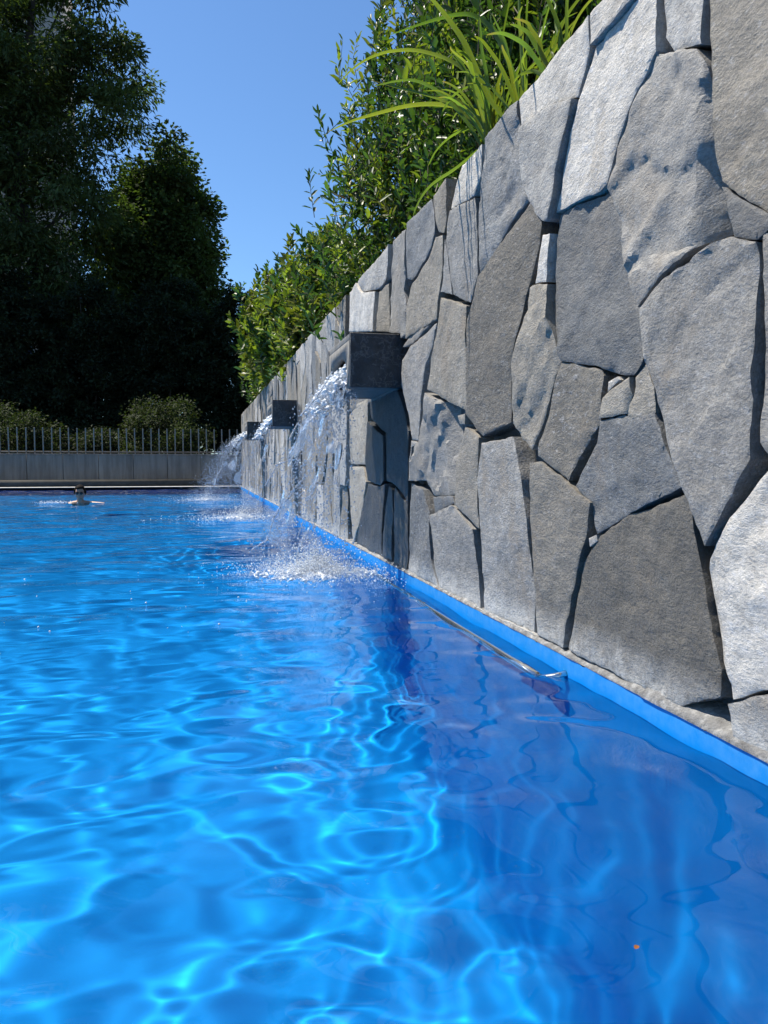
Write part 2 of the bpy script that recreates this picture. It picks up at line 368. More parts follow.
# outlines of the stones on the wall (y, z in mm), arching blades and crown clumps (metres)
TRACED = [
('w',0.4,[(2622,1948),(2289,1963),(2105,1950),(2108,1865),(2184,1764),(2340,1813),(2453,1834),(2593,1843)],(0.05,0.02),0,1.0),
('w',0.38,[(2093,1952),(1855,1955),(1836,1939),(1851,1864),(1959,1866),(2091,1867)],(0.04,0.02),0,1.0),
('w',0.4,[(2177,1750),(2084,1856),(1954,1855),(1846,1852),(1827,1943),(1770,1946),(1759,1681),(1811,1641),(1865,1611),(1927,1541),(1992,1442),(2030,1436),(2168,1456),(2330,1472),(2296,1520),(2277,1581),(2239,1657)],(0.05,0.0),0,1.0),
('s',0.3,[(2593,1832),(2453,1827),(2340,1807),(2197,1758),(2253,1663),(2305,1591),(2317,1527),(2351,1456),(2373,1453),(2436,1495),(2510,1565),(2580,1660),(2599,1739)],(0.03,0.01),0,1.0),
('s',0.33,[(1745,1954),(1587,1947),(1577,1603),(1688,1650),(1731,1702)],(0.03,0),0,1.0),
('g',0.25,[(1688,1643),(1595,1601),(1565,1559),(1543,1463),(1528,1340),(1512,1283),(1473,1204),(1466,1194),(1535,1182),(1607,1166),(1705,1130),(1817,1070),(1879,1187),(1924,1302),(1980,1425),(1922,1534),(1856,1599),(1759,1669)],(0.0,0.03),0,2.2),
('n',0.21,[(1557,1699),(1534,1485),(1518,1336),(1495,1277),(1433,1227),(1351,1168),(1083,1010),(1108,1532),(1315,1682),(1550,1795)],(-0.01,0),0,1.0),
('g',0.24,[(1572,1822),(1584,1936),(1543,1950),(1127,1944),(1108,1545),(1316,1697),(1547,1810)],(0,0),0,1.0),
('b',0.17,[(1495,1262),(1432,1216),(1351,1160),(1083,1005),(1082,985),(1350,1132),(1380,1117),(1445,1143),(1466,1191)],(-0.03,-0.1),0,1.0),
('g',0.28,[(1380,1111),(1457,1143),(1510,1144),(1695,1111),(1807,1060),(1780,947),(1732,850),(1676,711),(1611,601),(1524,476),(1488,524),(1426,613),(1382,672),(1382,811),(1374,955),(1375,1047)],(0.03,0),0,1.4),
('g',0.26,[(1364,1126),(1082,977),(1069,717),(1330,678),(1363,705),(1352,931)],(0,0),0,1.0),
('w',0.4,[(1329,652),(1069,700),(1049,278),(1310,202),(1344,188),(1429,148),(1437,176),(1458,224),(1493,321),(1525,402),(1516,442),(1496,481),(1445,541),(1374,610)],(0.03,0.02),0,1.5),
('g',0.22,[(1422,136),(1343,176),(1309,190),(1048,261),(1040,94),(1245,82),(1327,82),(1404,91)],(0,0),0,1.0),
('n',0.15,[(1592,590),(1835,524),(1991,454),(2030,415),(2088,367),(2177,123),(2170,108),(1870,101),(1611,90),(1462,144),(1461,206),(1504,319),(1552,447)],(-0.02,0.0),0,1.0),
('b',0.18,[(1830,776),(1739,788),(1692,704),(1627,607),(1836,532),(2008,461),(2051,528),(2133,593),(2091,642),(2011,720),(2002,783),(1880,789)],(0.01,0),0,1.0),
('n',0.24,[(1987,844),(1939,862),(1888,876),(1853,886),(1842,842),(1865,797),(1997,794)],(0,0),0,1.0),
('n',0.25,[(1829,883),(1784,911),(1750,852),(1739,793),(1835,781),(1860,791),(1837,842)],(0,0),0,1.0),
('b',0.15,[(2329,1449),(2266,1455),(2030,1420),(1991,1420),(1923,1294),(1874,1176),(1821,1055),(1793,923),(1839,897),(1904,907),(2013,940),(2252,987),(2304,1090),(2338,1268)],(-0.01,0),0,1.3),
('n',0.18,[(2251,978),(2007,925),(1995,909),(2004,854),(2008,786),(2041,756),(2142,681),(2192,613),(2283,644),(2404,690),(2405,714),(2347,814),(2299,917)],(0,0),0,1.0),
('n',0.24,[(2501,1272),(2352,1243),(2327,1135),(2266,986),(2320,919),(2370,822),(2469,712),(2555,752),(2619,812),(2625,1025),(2557,1128),(2507,1192)],(0.02,0),0,2.0),
('w',0.45,[(2395,1414),(2350,1405),(2368,1259),(2453,1272),(2424,1347)],(0.05,0),0,1.0),
('n',0.15,[(2509,1558),(2412,1478),(2433,1389),(2510,1271),(2574,1142),(2643,1027),(2658,895),(2656,814),(2920,776),(2966,790),(3123,877),(3112,961),(3119,1267),(3002,1419)],(-0.015,0),0,1.0),
('b',0.22,[(2631,1948),(2957,1947),(2966,1818),(3009,1751),(2991,1436),(2892,1455),(2693,1542),(2535,1573),(2562,1633),(2599,1735),(2611,1843)],(0.01,0),0,2.0),
('w',0.4,[(2979,1932),(3233,1944),(3367,1835),(3381,1813),(3056,1763),(2988,1815)],(0.05,0),0,1.0),
('s',0.24,[(3381,1800),(3056,1750),(3031,1666),(3014,1426),(3108,1340),(3263,1389),(3346,1424),(3422,1638),(3423,1750)],(0.02,0),0,1.0),
('n',0.22,[(3427,1957),(3627,1947),(3593,1824),(3544,1754),(3468,1732),(3439,1791)],(0,0),0,1.0),
('b',0.2,[(3676,1944),(4101,1956),(4099,1668),(4018,1644),(3656,1714),(3608,1767),(3625,1848)],(0.0,0),0,1.0),
('s',0.24,[(3452,1691),(3436,1642),(3361,1431),(3509,1472),(3465,1595)],(0,0),0,1.0),
('n',0.23,[(3482,1718),(3591,1739),(3673,1685),(4018,1602),(4098,1518),(4118,1349),(3881,1353),(3554,1355),(3540,1436),(3481,1644)],(0.01,0),0,1.0),
('g',0.25,[(4180,1238),(3995,1288),(3570,1334),(3634,1239),(3752,1167),(3822,1014),(3875,785),(4011,789),(4073,938),(4201,1102)],(0.02,0),0,1.0),
('g',0.26,[(4159,1306),(4036,1352),(3844,1342),(3702,1347),(3995,1304)],(0.02,0),0,1.0),
('n',0.25,[(3509,1439),(3158,1333),(3168,1217),(3138,963),(3136,891),(3352,941),(3698,1032),(3633,1167),(3538,1319)],(0.02,0),0,1.0),
('g',0.22,[(3750,1012),(3174,880),(3279,740),(3303,520),(3641,507),(3745,579),(4009,574),(4011,757),(3856,774)],(0,-0.03),0,3.0),
('n',0.22,[(3160,819),(2988,766),(3008,594),(2969,398),(3260,482),(3264,664)],(0,0),0,1.0),
('g',0.25,[(2942,745),(2627,758),(2560,628),(2496,464),(2430,196),(2444,103),(2904,78),(2945,391),(2996,594)],(0.015,0),0,1.0),
('n',0.19,[(2468,663),(2396,667),(2040,546),(2060,447),(2095,384),(2198,150),(2210,99),(2403,107),(2414,219),(2462,466)],(-0.01,0),0,1.0),
('g',0.24,[(3639,403),(3302,470),(3027,385),(2961,67),(3504,74),(3587,195)],(0.015,0),0,1.0),
('b',0.17,[(4009,552),(3762,528),(3673,416),(3620,191),(3536,79),(4067,87),(4069,391)],(0,0),0,1.0),
('g',0.23,[(4433,1957),(4317,1958),(4142,1936),(4120,1673),(4161,1617),(4119,1533),(4139,1374),(4225,1366),(4247,1397),(4504,1445),(4480,1750)],(0.01,0),0,1.5),
('s',0.33,[(5179,1964),(4710,1937),(4505,1954),(4530,1767),(4657,1755),(4820,1766),(5278,1852),(5449,1952)],(0.04,0),0,1.0),
('w',0.42,[(5748,1938),(5485,1953),(5312,1846),(4848,1753),(4907,1518),(5792,1664)],(0.05,0),0,1.0),
('n',0.22,[(4792,1741),(4530,1738),(4529,1455),(4849,1508)],(0,0),0,1.0),
('b',0.04,[(5090,1150),(4290,1077),(4072,840),(4090,445),(4357,543),(4579,562),(4605,850),(5029,966)],(0,0),1,1.0),
('b',0.035,[(5091,943),(4631,832),(4631,561),(4712,528),(5093,552),(5156,660),(5123,823)],(0,0),1,1.0),
('n',0.33,[(5762,1031),(5459,1091),(5121,1099),(5155,898),(5222,660),(5728,660)],(0.03,0),0,1.0),
('n',0.3,[(5728,637),(5255,639),(5157,537),(5258,339),(5581,112),(5693,291),(5770,462)],(0.03,0),0,1.0),
('b',0.07,[(5093,525),(4712,515),(4605,537),(4685,328),(4740,95),(5506,104),(5326,299)],(0,0),0.7,1.0),
('b',0.05,[(4528,527),(4453,505),(4428,345),(4452,109),(4685,107),(4631,332)],(0,0),0.8,1.0),
('b',0.055,[(4381,519),(4111,433),(4089,196),(4109,87),(4403,97),(4404,347)],(0,0),0.8,1.0),
('g',0.3,[(4011,784),(3856,769),(4011,752),(4030,584),(4050,584)],(0,0),0,1.0),
('w',0.35,[(2042,443),(2008,455),(2002,438),(2036,420)],(0,0),0,1.0),
('w',0.4,[(1962,889),(1909,897),(1899,888),(1966,864)],(0,0),0,1.0),
('n',0.25,[(3227,871),(3136,874),(3148,832),(3213,835)],(0,0),0,1.0),
('b',0.2,[(3607,498),(3317,511),(3302,484),(3606,420)],(0,-0.2),0,1.0),
('g',0.2,[(5675,1608),(4291,1388),(4290,1094),(5722,1058)],(0,0),0,1.0),
('g',0.2,[(3504,66),(2950,66),(2904,66),(2443,92),(2426,75),(3488,66)],(0,0),0,1.0)]
FACET_TABLE = {0:(),1:(),2:(),3:(),4:(),5:(((1.614,1.166),(1.586,1.376),0.8,0),((1.918,1.435),(1.675,1.618),0,0.004)),6:(),9:(),11:(((1.445,0.539),(1.392,0.178),0.12,0),),13:(),14:(),17:(((1.805,1.006),(2.26,1.035),0.1,0.0),),18:(),21:(),22:(((2.981,1.473),(2.535,1.587),0.1,0.003),),23:(),24:(),32:(((3.405,0.586),(3.501,0.939),0.5,0.004),),34:(),35:()}
BLADES = [([(1.237,3.1,2.157),(1.21,3.1,2.194),(1.131,3.15,2.281),(1.09,3.2,2.35),(1.017,3.25,2.403),(0.912,3.3,2.44),(0.786,3.35,2.433),(0.687,3.38,2.382),(0.615,3.4,2.307)],0.022),([(1.269,3.2,2.104),(1.195,3.2,2.159),(1.127,3.2,2.173),(1.018,3.25,2.2),(0.912,3.3,2.206),(0.786,3.35,2.181),(0.672,3.4,2.157),(0.588,3.45,2.127)],0.026),([(1.278,3.2,2.105),(1.177,3.2,2.141),(1.08,3.22,2.193),(0.965,3.25,2.235),(0.858,3.3,2.272),(0.751,3.35,2.316)],0.018),([(1.219,3.0,2.06),(1.154,3.0,2.128),(1.095,2.98,2.22),(1.041,2.96,2.306),(0.971,2.95,2.379),(0.9,2.93,2.432),(0.824,2.9,2.463)],0.03),([(1.279,3.0,2.165),(1.27,3.0,2.187),(1.233,3.03,2.335),(1.192,3.06,2.431),(1.155,3.1,2.491),(1.107,3.15,2.532),(1.019,3.2,2.528),(0.933,3.25,2.515),(0.823,3.3,2.487)],0.026),([(1.218,2.8,2.074),(1.212,2.8,2.183),(1.198,2.8,2.327),(1.197,2.8,2.472),(1.175,2.8,2.612)],0.015),([(1.23,2.8,2.098),(1.232,2.8,2.222),(1.23,2.8,2.404),(1.253,2.8,2.516),(1.293,2.8,2.594)],0.015),([(1.281,2.6,2.141),(1.261,2.6,2.217),(1.222,2.6,2.29),(1.152,2.6,2.382)],0.018),([(1.243,2.6,2.116),(1.284,2.6,2.23),(1.337,2.6,2.306),(1.414,2.6,2.392)],0.018),([(0.989,3.1,2.083),(1.01,3.1,2.129),(1.04,3.1,2.168),(1.105,3.15,2.23),(1.176,3.2,2.269),(1.285,3.2,2.265),(1.429,3.2,2.306)],0.014),([(1.224,3.3,2.046),(1.15,3.3,1.979),(1.088,3.28,1.928),(1.038,3.28,1.898),(0.984,3.28,1.852),(0.943,3.28,1.789),(0.921,3.28,1.732)],0.02),([(1.251,2.5,2.1),(1.279,2.5,2.176),(1.331,2.5,2.249),(1.413,2.5,2.32)],0.014),([(1.24,2.7,2.095),(1.243,2.7,2.209),(1.269,2.7,2.318),(1.315,2.7,2.43)],0.014),([(1.222,3.15,2.063),(1.132,3.15,2.07),(1.053,3.15,2.034),(0.983,3.15,1.966),(0.949,3.15,1.898)],0.014),([(1.257,3.05,2.113),(1.225,3.05,2.229),(1.224,3.05,2.347),(1.257,3.05,2.509),(1.273,3.05,2.59)],0.016)]
SPURS = [[(0.574,4.45,0.683),(0.516,4.45,0.683),(0.47,4.45,0.666),(0.43,4.45,0.649)],[(0.597,4.45,0.579),(0.562,4.45,0.544),(0.503,4.45,0.464),(0.451,4.45,0.407),(0.416,4.45,0.338),(0.392,4.45,0.251),(0.375,4.45,0.217),(0.317,4.45,0.184),(0.271,4.45,0.15)],[(0.63,4.45,0.293),(0.589,4.45,0.23),(0.559,4.45,0.16),(0.547,4.45,0.09)],[(0.386,4.45,0.223),(0.443,4.45,0.192),(0.477,4.45,0.127)],[(0.764,4.45,1.193),(0.693,4.45,1.076),(0.623,4.45,0.983),(0.576,4.45,0.936)],[(0.679,4.45,0.59),(0.643,4.45,0.486),(0.596,4.45,0.451)]]
BROAD_CROWN = [(-13.7,34.61,11.9,0.65),(-15.03,36.69,19.26,0.96),(-10.69,34.98,12.07,0.77),(-6.67,35.9,12.72,0.91),(-7.71,33.12,12.16,0.86),(-13.11,36.2,6.87,0.73),(-8.3,31.5,14.88,0.93),(-9.67,35.04,18.75,0.74),(-2.67,31.2,16.4,0.66),(-11.44,36.44,13.32,0.99),(-8.56,31.33,8.01,0.59),(-3.73,32.85,10.54,0.74),(-12.58,31.15,15.82,0.9),(-9.27,35.44,19.39,0.74),(-3.97,31.56,16.87,0.59),(-11.5,33.96,7.85,0.99),(-11.7,32.55,14.37,1.0),(-2.35,33.62,15.44,0.75),(-4.65,31.4,19.17,0.74),(-12.73,35.45,5.94,0.9),(-6.85,35.69,9.18,1.07),(-12.45,31.86,8.96,0.76),(-5.07,35.56,5.29,0.67),(-11.22,36.99,19.33,0.75),(-10.99,31.37,13.24,0.92),(-6.62,33.99,18.36,0.66),(-6.43,31.23,15.71,0.62),(-7.72,32.95,9.42,0.87),(-10.05,32.89,17.79,0.77),(-15.18,36.78,11.39,1.09),(-6.0,35.84,21.19,0.97),(-12.19,31.3,11.38,0.89),(-6.04,35.56,7.02,0.78),(-4.23,31.83,15.99,0.74),(-8.72,34.63,16.19,0.9),(-11.83,33.14,9.44,0.91),(-11.42,33.49,6.49,0.85),(-13.87,34.29,14.77,0.65),(-5.11,36.41,10.57,1.01),(-11.07,33.04,9.08,0.92),(-10.64,36.26,19.19,0.98),(-5.56,35.7,11.83,0.86),(-7.6,34.33,20.13,0.98),(-8.3,31.65,4.88,0.93),(-10.33,34.72,19.47,0.84),(-9.18,31.83,5.38,0.83),(-9.81,34.0,11.5,0.69),(-8.18,32.03,5.27,0.6),(-15.38,36.85,13.29,0.7),(-12.81,32.24,12.44,0.88),(-7.63,32.53,15.27,0.95),(-4.85,33.43,13.38,0.92),(-13.01,34.05,14.11,0.66),(-13.91,33.32,16.05,0.92),(-6.36,31.27,19.01,0.75),(-3.48,33.19,4.64,0.98),(-2.68,35.48,14.96,0.82),(-12.24,31.52,9.7,0.84),(-4.49,33.69,4.67,0.67),(-3.4,36.81,6.01,0.95),(-5.86,32.1,13.83,0.71),(-5.71,35.15,16.05,0.87),(-9.03,32.0,3.42,0.79),(-8.2,32.01,14.23,0.83),(-8.97,31.19,17.04,0.73),(-8.06,36.4,12.65,1.08),(-8.8,33.38,11.45,0.78),(-9.11,33.62,8.07,0.77),(-9.09,31.11,6.36,0.59),(-10.33,34.38,14.98,1.01),(-9.98,34.33,19.99,0.9),(-5.27,33.13,3.8,0.88),(-9.9,36.34,18.18,1.01),(-14.42,33.47,16.41,0.9),(-9.91,35.57,12.31,0.69),(-5.72,32.49,19.53,0.89),(-5.87,32.77,13.56,0.94),(-10.81,32.48,19.07,0.61),(-10.88,32.85,10.05,0.76),(-12.54,31.15,12.48,0.66),(-12.57,36.3,9.23,0.81),(-10.96,35.75,8.53,0.93),(-13.19,35.55,17.97,0.97),(-7.55,33.31,8.73,0.76),(-6.34,36.08,4.49,0.84),(-10.4,33.37,4.25,0.95),(-9.17,36.27,6.93,0.74),(-6.68,31.91,9.33,0.92),(-7.72,32.12,3.57,0.8),(-10.72,33.23,11.58,0.98),(-8.76,32.55,12.0,0.71),(-2.32,36.21,17.12,0.94),(-8.14,35.33,8.7,0.85),(-8.83,32.58,4.57,0.93),(-12.51,33.17,16.0,0.66),(-7.2,35.46,13.61,1.01),(-9.5,31.58,10.59,0.7),(-11.38,35.99,15.78,0.67),(-3.73,35.37,10.43,1.07),(-12.42,35.09,11.83,1.0),(-10.98,31.27,11.29,0.69),(-8.23,36.41,7.43,0.82),(-13.32,34.56,11.37,0.94),(-7.17,35.02,4.63,1.07),(-9.41,32.92,5.11,0.86),(-3.98,34.72,8.75,1.06),(-13.82,34.31,18.56,1.04),(-5.58,31.65,14.73,0.76),(-7.37,36.28,17.38,0.8),(-14.68,36.61,15.3,0.75),(-10.0,31.27,5.4,0.92),(-12.39,35.45,18.03,1.09),(-8.22,36.1,19.58,0.85),(-12.32,35.5,10.57,1.08),(-4.51,34.82,4.3,0.96),(-6.69,31.37,18.19,0.88),(-7.2,31.44,12.26,0.68),(-11.51,35.24,15.09,0.73),(-10.21,36.68,10.88,0.73),(-6.18,32.01,13.91,0.63),(-11.51,33.89,17.47,0.99),(-9.73,35.09,14.89,0.69),(-12.81,34.39,10.73,1.05),(-4.82,31.8,8.24,0.83),(-4.99,33.5,16.04,0.69),(-7.8,35.67,6.29,1.07),(-11.14,31.76,7.79,0.8),(-13.82,34.25,11.05,0.78),(-8.24,31.68,12.83,0.7),(-3.91,33.24,3.57,0.97),(-3.22,31.66,14.67,0.61),(-8.99,32.63,9.31,0.94),(-13.61,31.96,14.71,0.77),(-11.22,36.11,14.59,0.93),(-7.54,35.85,14.94,0.89),(-5.55,34.67,4.78,0.83),(-4.86,32.33,6.56,0.77),(-3.35,35.88,18.17,0.9),(-11.33,31.46,12.95,0.84),(-10.83,32.2,6.78,0.81),(-4.13,31.73,10.48,0.94),(-6.95,34.54,10.97,0.99),(-12.98,31.47,12.11,0.61),(-5.0,32.72,16.61,0.8),(-7.13,31.31,9.97,0.92),(-11.68,34.23,11.11,1.02),(-7.17,32.39,3.08,0.87),(-6.73,33.02,11.03,0.87),(-13.89,33.72,11.9,0.71),(-12.34,31.37,14.04,0.81),(-13.73,33.69,16.1,0.81),(-12.02,33.12,9.87,0.74),(-9.19,34.59,10.7,0.94),(-10.94,32.52,18.09,0.73),(-6.9,32.87,13.34,0.65),(-7.16,34.1,19.23,0.92),(-3.6,33.24,6.8,0.84),(-7.85,31.26,3.18,0.69),(-4.97,31.07,12.65,0.82),(-11.1,34.12,15.96,0.74),(-10.29,33.87,4.03,0.73),(-9.14,36.2,4.8,0.97),(-5.76,31.9,12.82,0.88),(-6.83,32.93,3.55,0.97),(-4.58,35.57,14.39,1.06),(-11.05,32.62,5.05,0.74),(-14.39,34.31,17.5,0.65),(-8.2,35.49,18.78,0.71),(-12.5,34.5,15.98,0.98),(-5.43,35.09,8.18,0.89),(-3.62,34.9,14.58,0.68),(-10.42,33.05,7.59,0.89),(-13.16,36.29,8.83,1.04),(-9.97,31.5,9.91,0.87),(-9.42,35.54,6.36,0.74),(-10.31,36.58,17.36,1.06),(-11.4,36.58,11.85,0.78),(-5.79,35.11,9.22,0.89),(-7.46,34.38,17.79,0.92),(-8.87,33.75,8.81,0.96),(-5.68,35.62,20.69,0.79),(-11.22,35.62,17.86,0.82),(-6.27,35.51,20.47,0.81),(-5.12,31.73,5.64,0.59),(-10.85,36.97,10.91,0.77),(-7.04,34.37,5.87,0.8),(-10.62,32.29,17.34,0.98),(-5.01,34.06,4.31,0.97),(-7.18,32.65,16.26,0.68),(-3.79,35.36,11.85,0.76),(-4.8,33.44,6.38,0.72),(-6.62,34.12,21.23,1.03),(-13.31,31.35,16.37,0.75),(-9.6,31.4,4.99,0.66),(-10.71,31.0,12.52,0.68),(-7.39,34.69,9.67,0.66),(-11.72,32.43,12.6,0.95),(-4.93,36.11,8.04,0.97),(-9.84,34.33,12.56,0.89),(-9.67,36.87,9.12,1.11),(-12.09,32.73,17.27,0.67),(-12.62,32.94,18.4,0.89),(-5.01,34.83,13.46,1.04),(-6.26,36.44,7.73,0.86),(-5.85,31.85,8.96,0.61),(-6.9,34.73,7.08,0.98),(-2.51,32.83,16.9,0.66),(-4.6,35.46,16.82,1.06),(-5.14,31.05,15.44,0.91),(-6.81,34.31,20.21,0.89),(-11.43,32.86,17.37,0.75),(-3.53,34.0,19.97,0.73),(-13.83,35.48,8.79,0.72),(-4.12,35.62,15.87,0.87),(-10.81,33.67,7.18,0.93),(-10.63,36.97,15.88,0.92),(-9.42,32.5,8.08,0.99),(-5.01,32.75,9.33,0.93),(-8.8,34.26,19.61,0.74),(-4.25,35.49,10.42,0.95),(-11.6,34.49,11.92,0.77),(-7.94,33.97,16.55,0.86),(-5.27,32.55,12.18,0.76),(-8.43,32.48,13.76,0.77),(-13.02,36.0,20.65,0.7),(-12.26,31.99,8.56,0.82),(-6.38,35.74,19.99,0.85),(-2.62,31.31,14.32,0.64),(-8.41,35.55,7.48,0.87),(-12.94,36.44,18.13,0.86),(-13.6,33.74,9.22,0.64),(-11.88,33.73,5.91,0.91),(-6.59,33.64,7.96,0.68),(-9.88,35.11,7.61,1.08),(-9.47,31.5,8.92,0.63),(-11.62,33.68,15.5,0.72),(-11.0,35.77,4.98,1.0),(-9.6,35.46,20.29,0.68),(-12.41,32.5,7.73,0.78),(-6.68,32.19,14.15,0.83),(-12.74,31.16,15.31,0.67),(-5.5,34.88,19.82,0.77),(-8.83,31.71,12.14,0.81),(-13.66,32.91,9.85,0.71),(-15.17,36.45,11.72,0.7),(-12.05,35.94,13.16,0.76),(-8.67,32.91,17.26,0.72),(-4.85,32.22,4.81,0.94),(-8.7,33.77,9.83,0.98),(-4.29,35.3,9.83,0.71),(-13.12,35.48,9.97,0.95),(-12.79,32.98,12.2,0.91),(-8.82,35.17,8.41,1.04),(-14.01,35.17,17.29,1.07),(-6.34,35.87,10.74,0.75),(-9.31,31.2,12.66,0.89),(-6.6,34.06,6.36,0.87),(-10.38,33.7,15.6,0.67),(-10.19,34.98,4.43,0.88),(-8.39,34.66,9.89,0.84),(-8.2,33.66,18.98,0.9),(-2.75,33.42,15.66,1.01),(-6.11,31.01,9.12,0.82),(-3.81,31.44,13.4,0.63),(-3.99,33.43,20.19,0.79),(-8.43,35.77,18.28,0.89),(-11.29,35.24,3.74,0.72),(-9.79,31.41,15.3,0.68),(-5.79,32.05,8.55,0.82),(-11.0,36.79,20.76,0.98),(-10.49,35.25,6.13,0.83),(-5.42,32.03,7.56,0.88),(-4.95,35.78,3.42,0.87),(-14.95,35.91,16.31,0.76),(-10.5,31.77,5.8,0.7),(-5.13,33.45,15.42,0.76),(-5.54,34.04,15.14,0.77),(-7.68,33.74,15.33,0.63),(-4.56,34.87,12.31,0.94),(-5.55,33.06,3.16,0.79),(-4.33,31.58,16.4,0.94),(-8.26,35.33,3.51,0.68),(-9.02,32.25,16.49,0.68),(-8.86,36.4,19.05,0.74),(-8.78,32.74,16.45,0.98),(-6.58,36.71,13.8,0.87),(-8.84,36.33,12.0,0.7),(-4.59,34.4,6.24,0.69),(-13.24,35.92,16.08,0.82),(-13.66,31.72,15.36,0.88),(-11.48,35.54,12.77,0.79),(-14.38,34.68,14.73,0.84),(-8.01,35.77,15.71,0.7),(-4.72,34.49,19.99,0.98),(-10.91,35.73,13.12,0.85),(-8.14,35.05,9.21,1.07),(-11.8,34.11,16.87,0.72),(-7.27,31.44,5.83,0.68),(-7.91,31.86,18.87,0.82),(-9.96,33.16,8.46,0.92),(-9.18,34.21,15.95,0.89),(-12.48,32.01,9.57,0.98),(-3.68,32.95,18.91,0.97),(-8.12,31.52,16.92,0.63),(-9.06,34.85,13.32,0.94),(-4.81,31.18,10.82,0.87),(-4.77,33.63,8.11,0.99),(-6.87,31.4,7.97,0.96),(-7.98,32.07,10.24,0.71),(-9.27,34.41,19.09,0.94),(-11.35,36.84,9.93,1.03),(-11.68,32.97,18.68,0.83),(-11.32,32.54,6.47,0.65),(-7.0,32.23,7.13,0.73),(-6.05,34.67,20.77,0.91),(-7.34,31.22,18.63,0.78),(-7.77,31.06,18.89,0.87),(-10.51,32.19,7.67,0.7),(-10.24,35.27,12.45,0.79),(-6.68,35.09,17.81,0.66),(-10.07,36.85,7.5,0.77),(-4.96,32.86,3.52,0.64),(-9.49,35.13,11.65,0.9),(-10.74,33.04,17.25,0.8),(-13.27,33.13,8.61,0.82),(-10.26,35.42,19.47,0.91),(-9.21,32.45,7.71,0.76),(-13.3,33.62,10.43,0.64),(-6.97,33.0,6.26,0.64),(-7.55,32.01,17.54,0.92),(-11.23,32.4,13.72,0.98),(-12.02,31.84,15.55,0.87),(-10.98,35.06,15.35,1.03),(-6.62,35.85,11.99,0.75),(-12.76,33.31,14.69,1.01),(-4.52,36.35,8.45,0.85),(-12.24,32.85,13.41,0.69),(-2.61,36.21,15.59,0.94),(-4.52,32.76,15.2,0.64),(-8.46,31.11,3.78,0.92),(-7.68,36.39,17.25,1.09),(-10.56,36.33,9.65,0.83),(-9.41,34.8,12.93,0.99),(-11.31,34.19,14.86,0.98),(-8.4,36.49,17.28,0.86),(-9.36,34.51,14.97,0.74),(-9.71,34.7,11.03,0.82),(-10.63,34.11,6.5,0.92),(-14.04,36.07,14.08,1.1),(-8.47,35.72,14.98,0.85),(-10.58,31.5,6.86,0.89),(-4.23,31.85,5.05,0.63),(-7.66,34.09,4.13,0.7),(-14.22,35.46,11.57,1.01),(-7.71,35.27,20.43,0.83),(-5.94,31.74,14.29,0.78),(-4.73,32.86,11.82,0.65),(-11.7,31.96,6.33,0.98),(-13.69,36.71,13.28,0.73),(-12.2,35.34,19.82,1.07),(-12.21,35.58,13.58,0.87),(-8.09,35.92,10.88,0.96),(-13.16,34.89,17.98,0.9),(-14.9,36.68,12.98,1.09),(-7.6,34.98,7.06,0.75),(-3.75,34.57,10.64,1.05),(-3.51,33.39,6.02,0.82),(-4.42,34.81,18.4,0.71),(-11.97,31.35,9.74,0.9),(-13.58,32.09,12.25,0.9),(-3.89,32.47,11.34,0.82),(-3.93,34.81,16.93,0.89),(-5.65,32.36,14.19,0.87),(-3.54,31.82,12.26,0.91),(-7.78,31.61,8.27,0.89),(-11.55,31.44,9.42,0.67),(-7.23,32.98,4.71,0.84),(-10.07,33.59,17.26,0.71),(-13.98,33.34,12.33,0.92),(-13.27,31.12,10.89,0.93),(-8.13,31.43,11.6,0.89),(-10.75,36.92,21.26,0.8),(-7.22,32.59,15.84,0.91),(-14.25,33.18,15.59,0.93),(-11.29,35.46,20.42,0.96),(-7.98,35.76,12.74,1.08),(-10.05,32.54,9.78,0.67),(-10.39,31.67,14.82,0.92),(-11.23,33.29,10.52,0.65),(-6.5,32.06,11.73,0.73),(-8.51,34.46,17.37,1.0),(-9.53,36.81,3.66,0.71),(-6.16,34.73,17.3,1.03),(-9.57,35.01,9.58,0.73),(-9.49,33.9,15.66,0.95),(-9.04,36.05,14.97,0.82),(-11.51,31.76,13.11,0.94),(-3.35,34.63,5.26,0.75),(-12.57,34.68,6.34,0.98),(-11.3,31.76,7.67,0.6),(-10.93,35.17,18.49,0.78),(-4.5,31.7,6.53,0.71),(-7.43,36.24,16.43,0.7),(-12.98,33.06,14.25,0.95),(-12.88,32.43,13.07,0.75),(-7.72,34.13,12.87,1.01),(-5.94,36.46,7.36,0.85),(-8.93,33.47,11.75,0.91),(-8.38,33.81,5.25,0.65),(-9.35,34.54,6.52,0.71),(-11.86,35.76,11.79,0.98),(-6.69,34.42,16.87,0.74),(-7.14,35.48,3.38,0.77),(-10.54,33.25,11.4,0.64),(-14.33,34.53,14.25,0.71),(-5.42,33.92,7.49,0.65),(-11.17,33.34,4.46,0.66),(-7.46,32.39,4.9,0.8),(-6.38,36.6,10.15,0.7),(-8.89,31.77,9.24,0.98)]
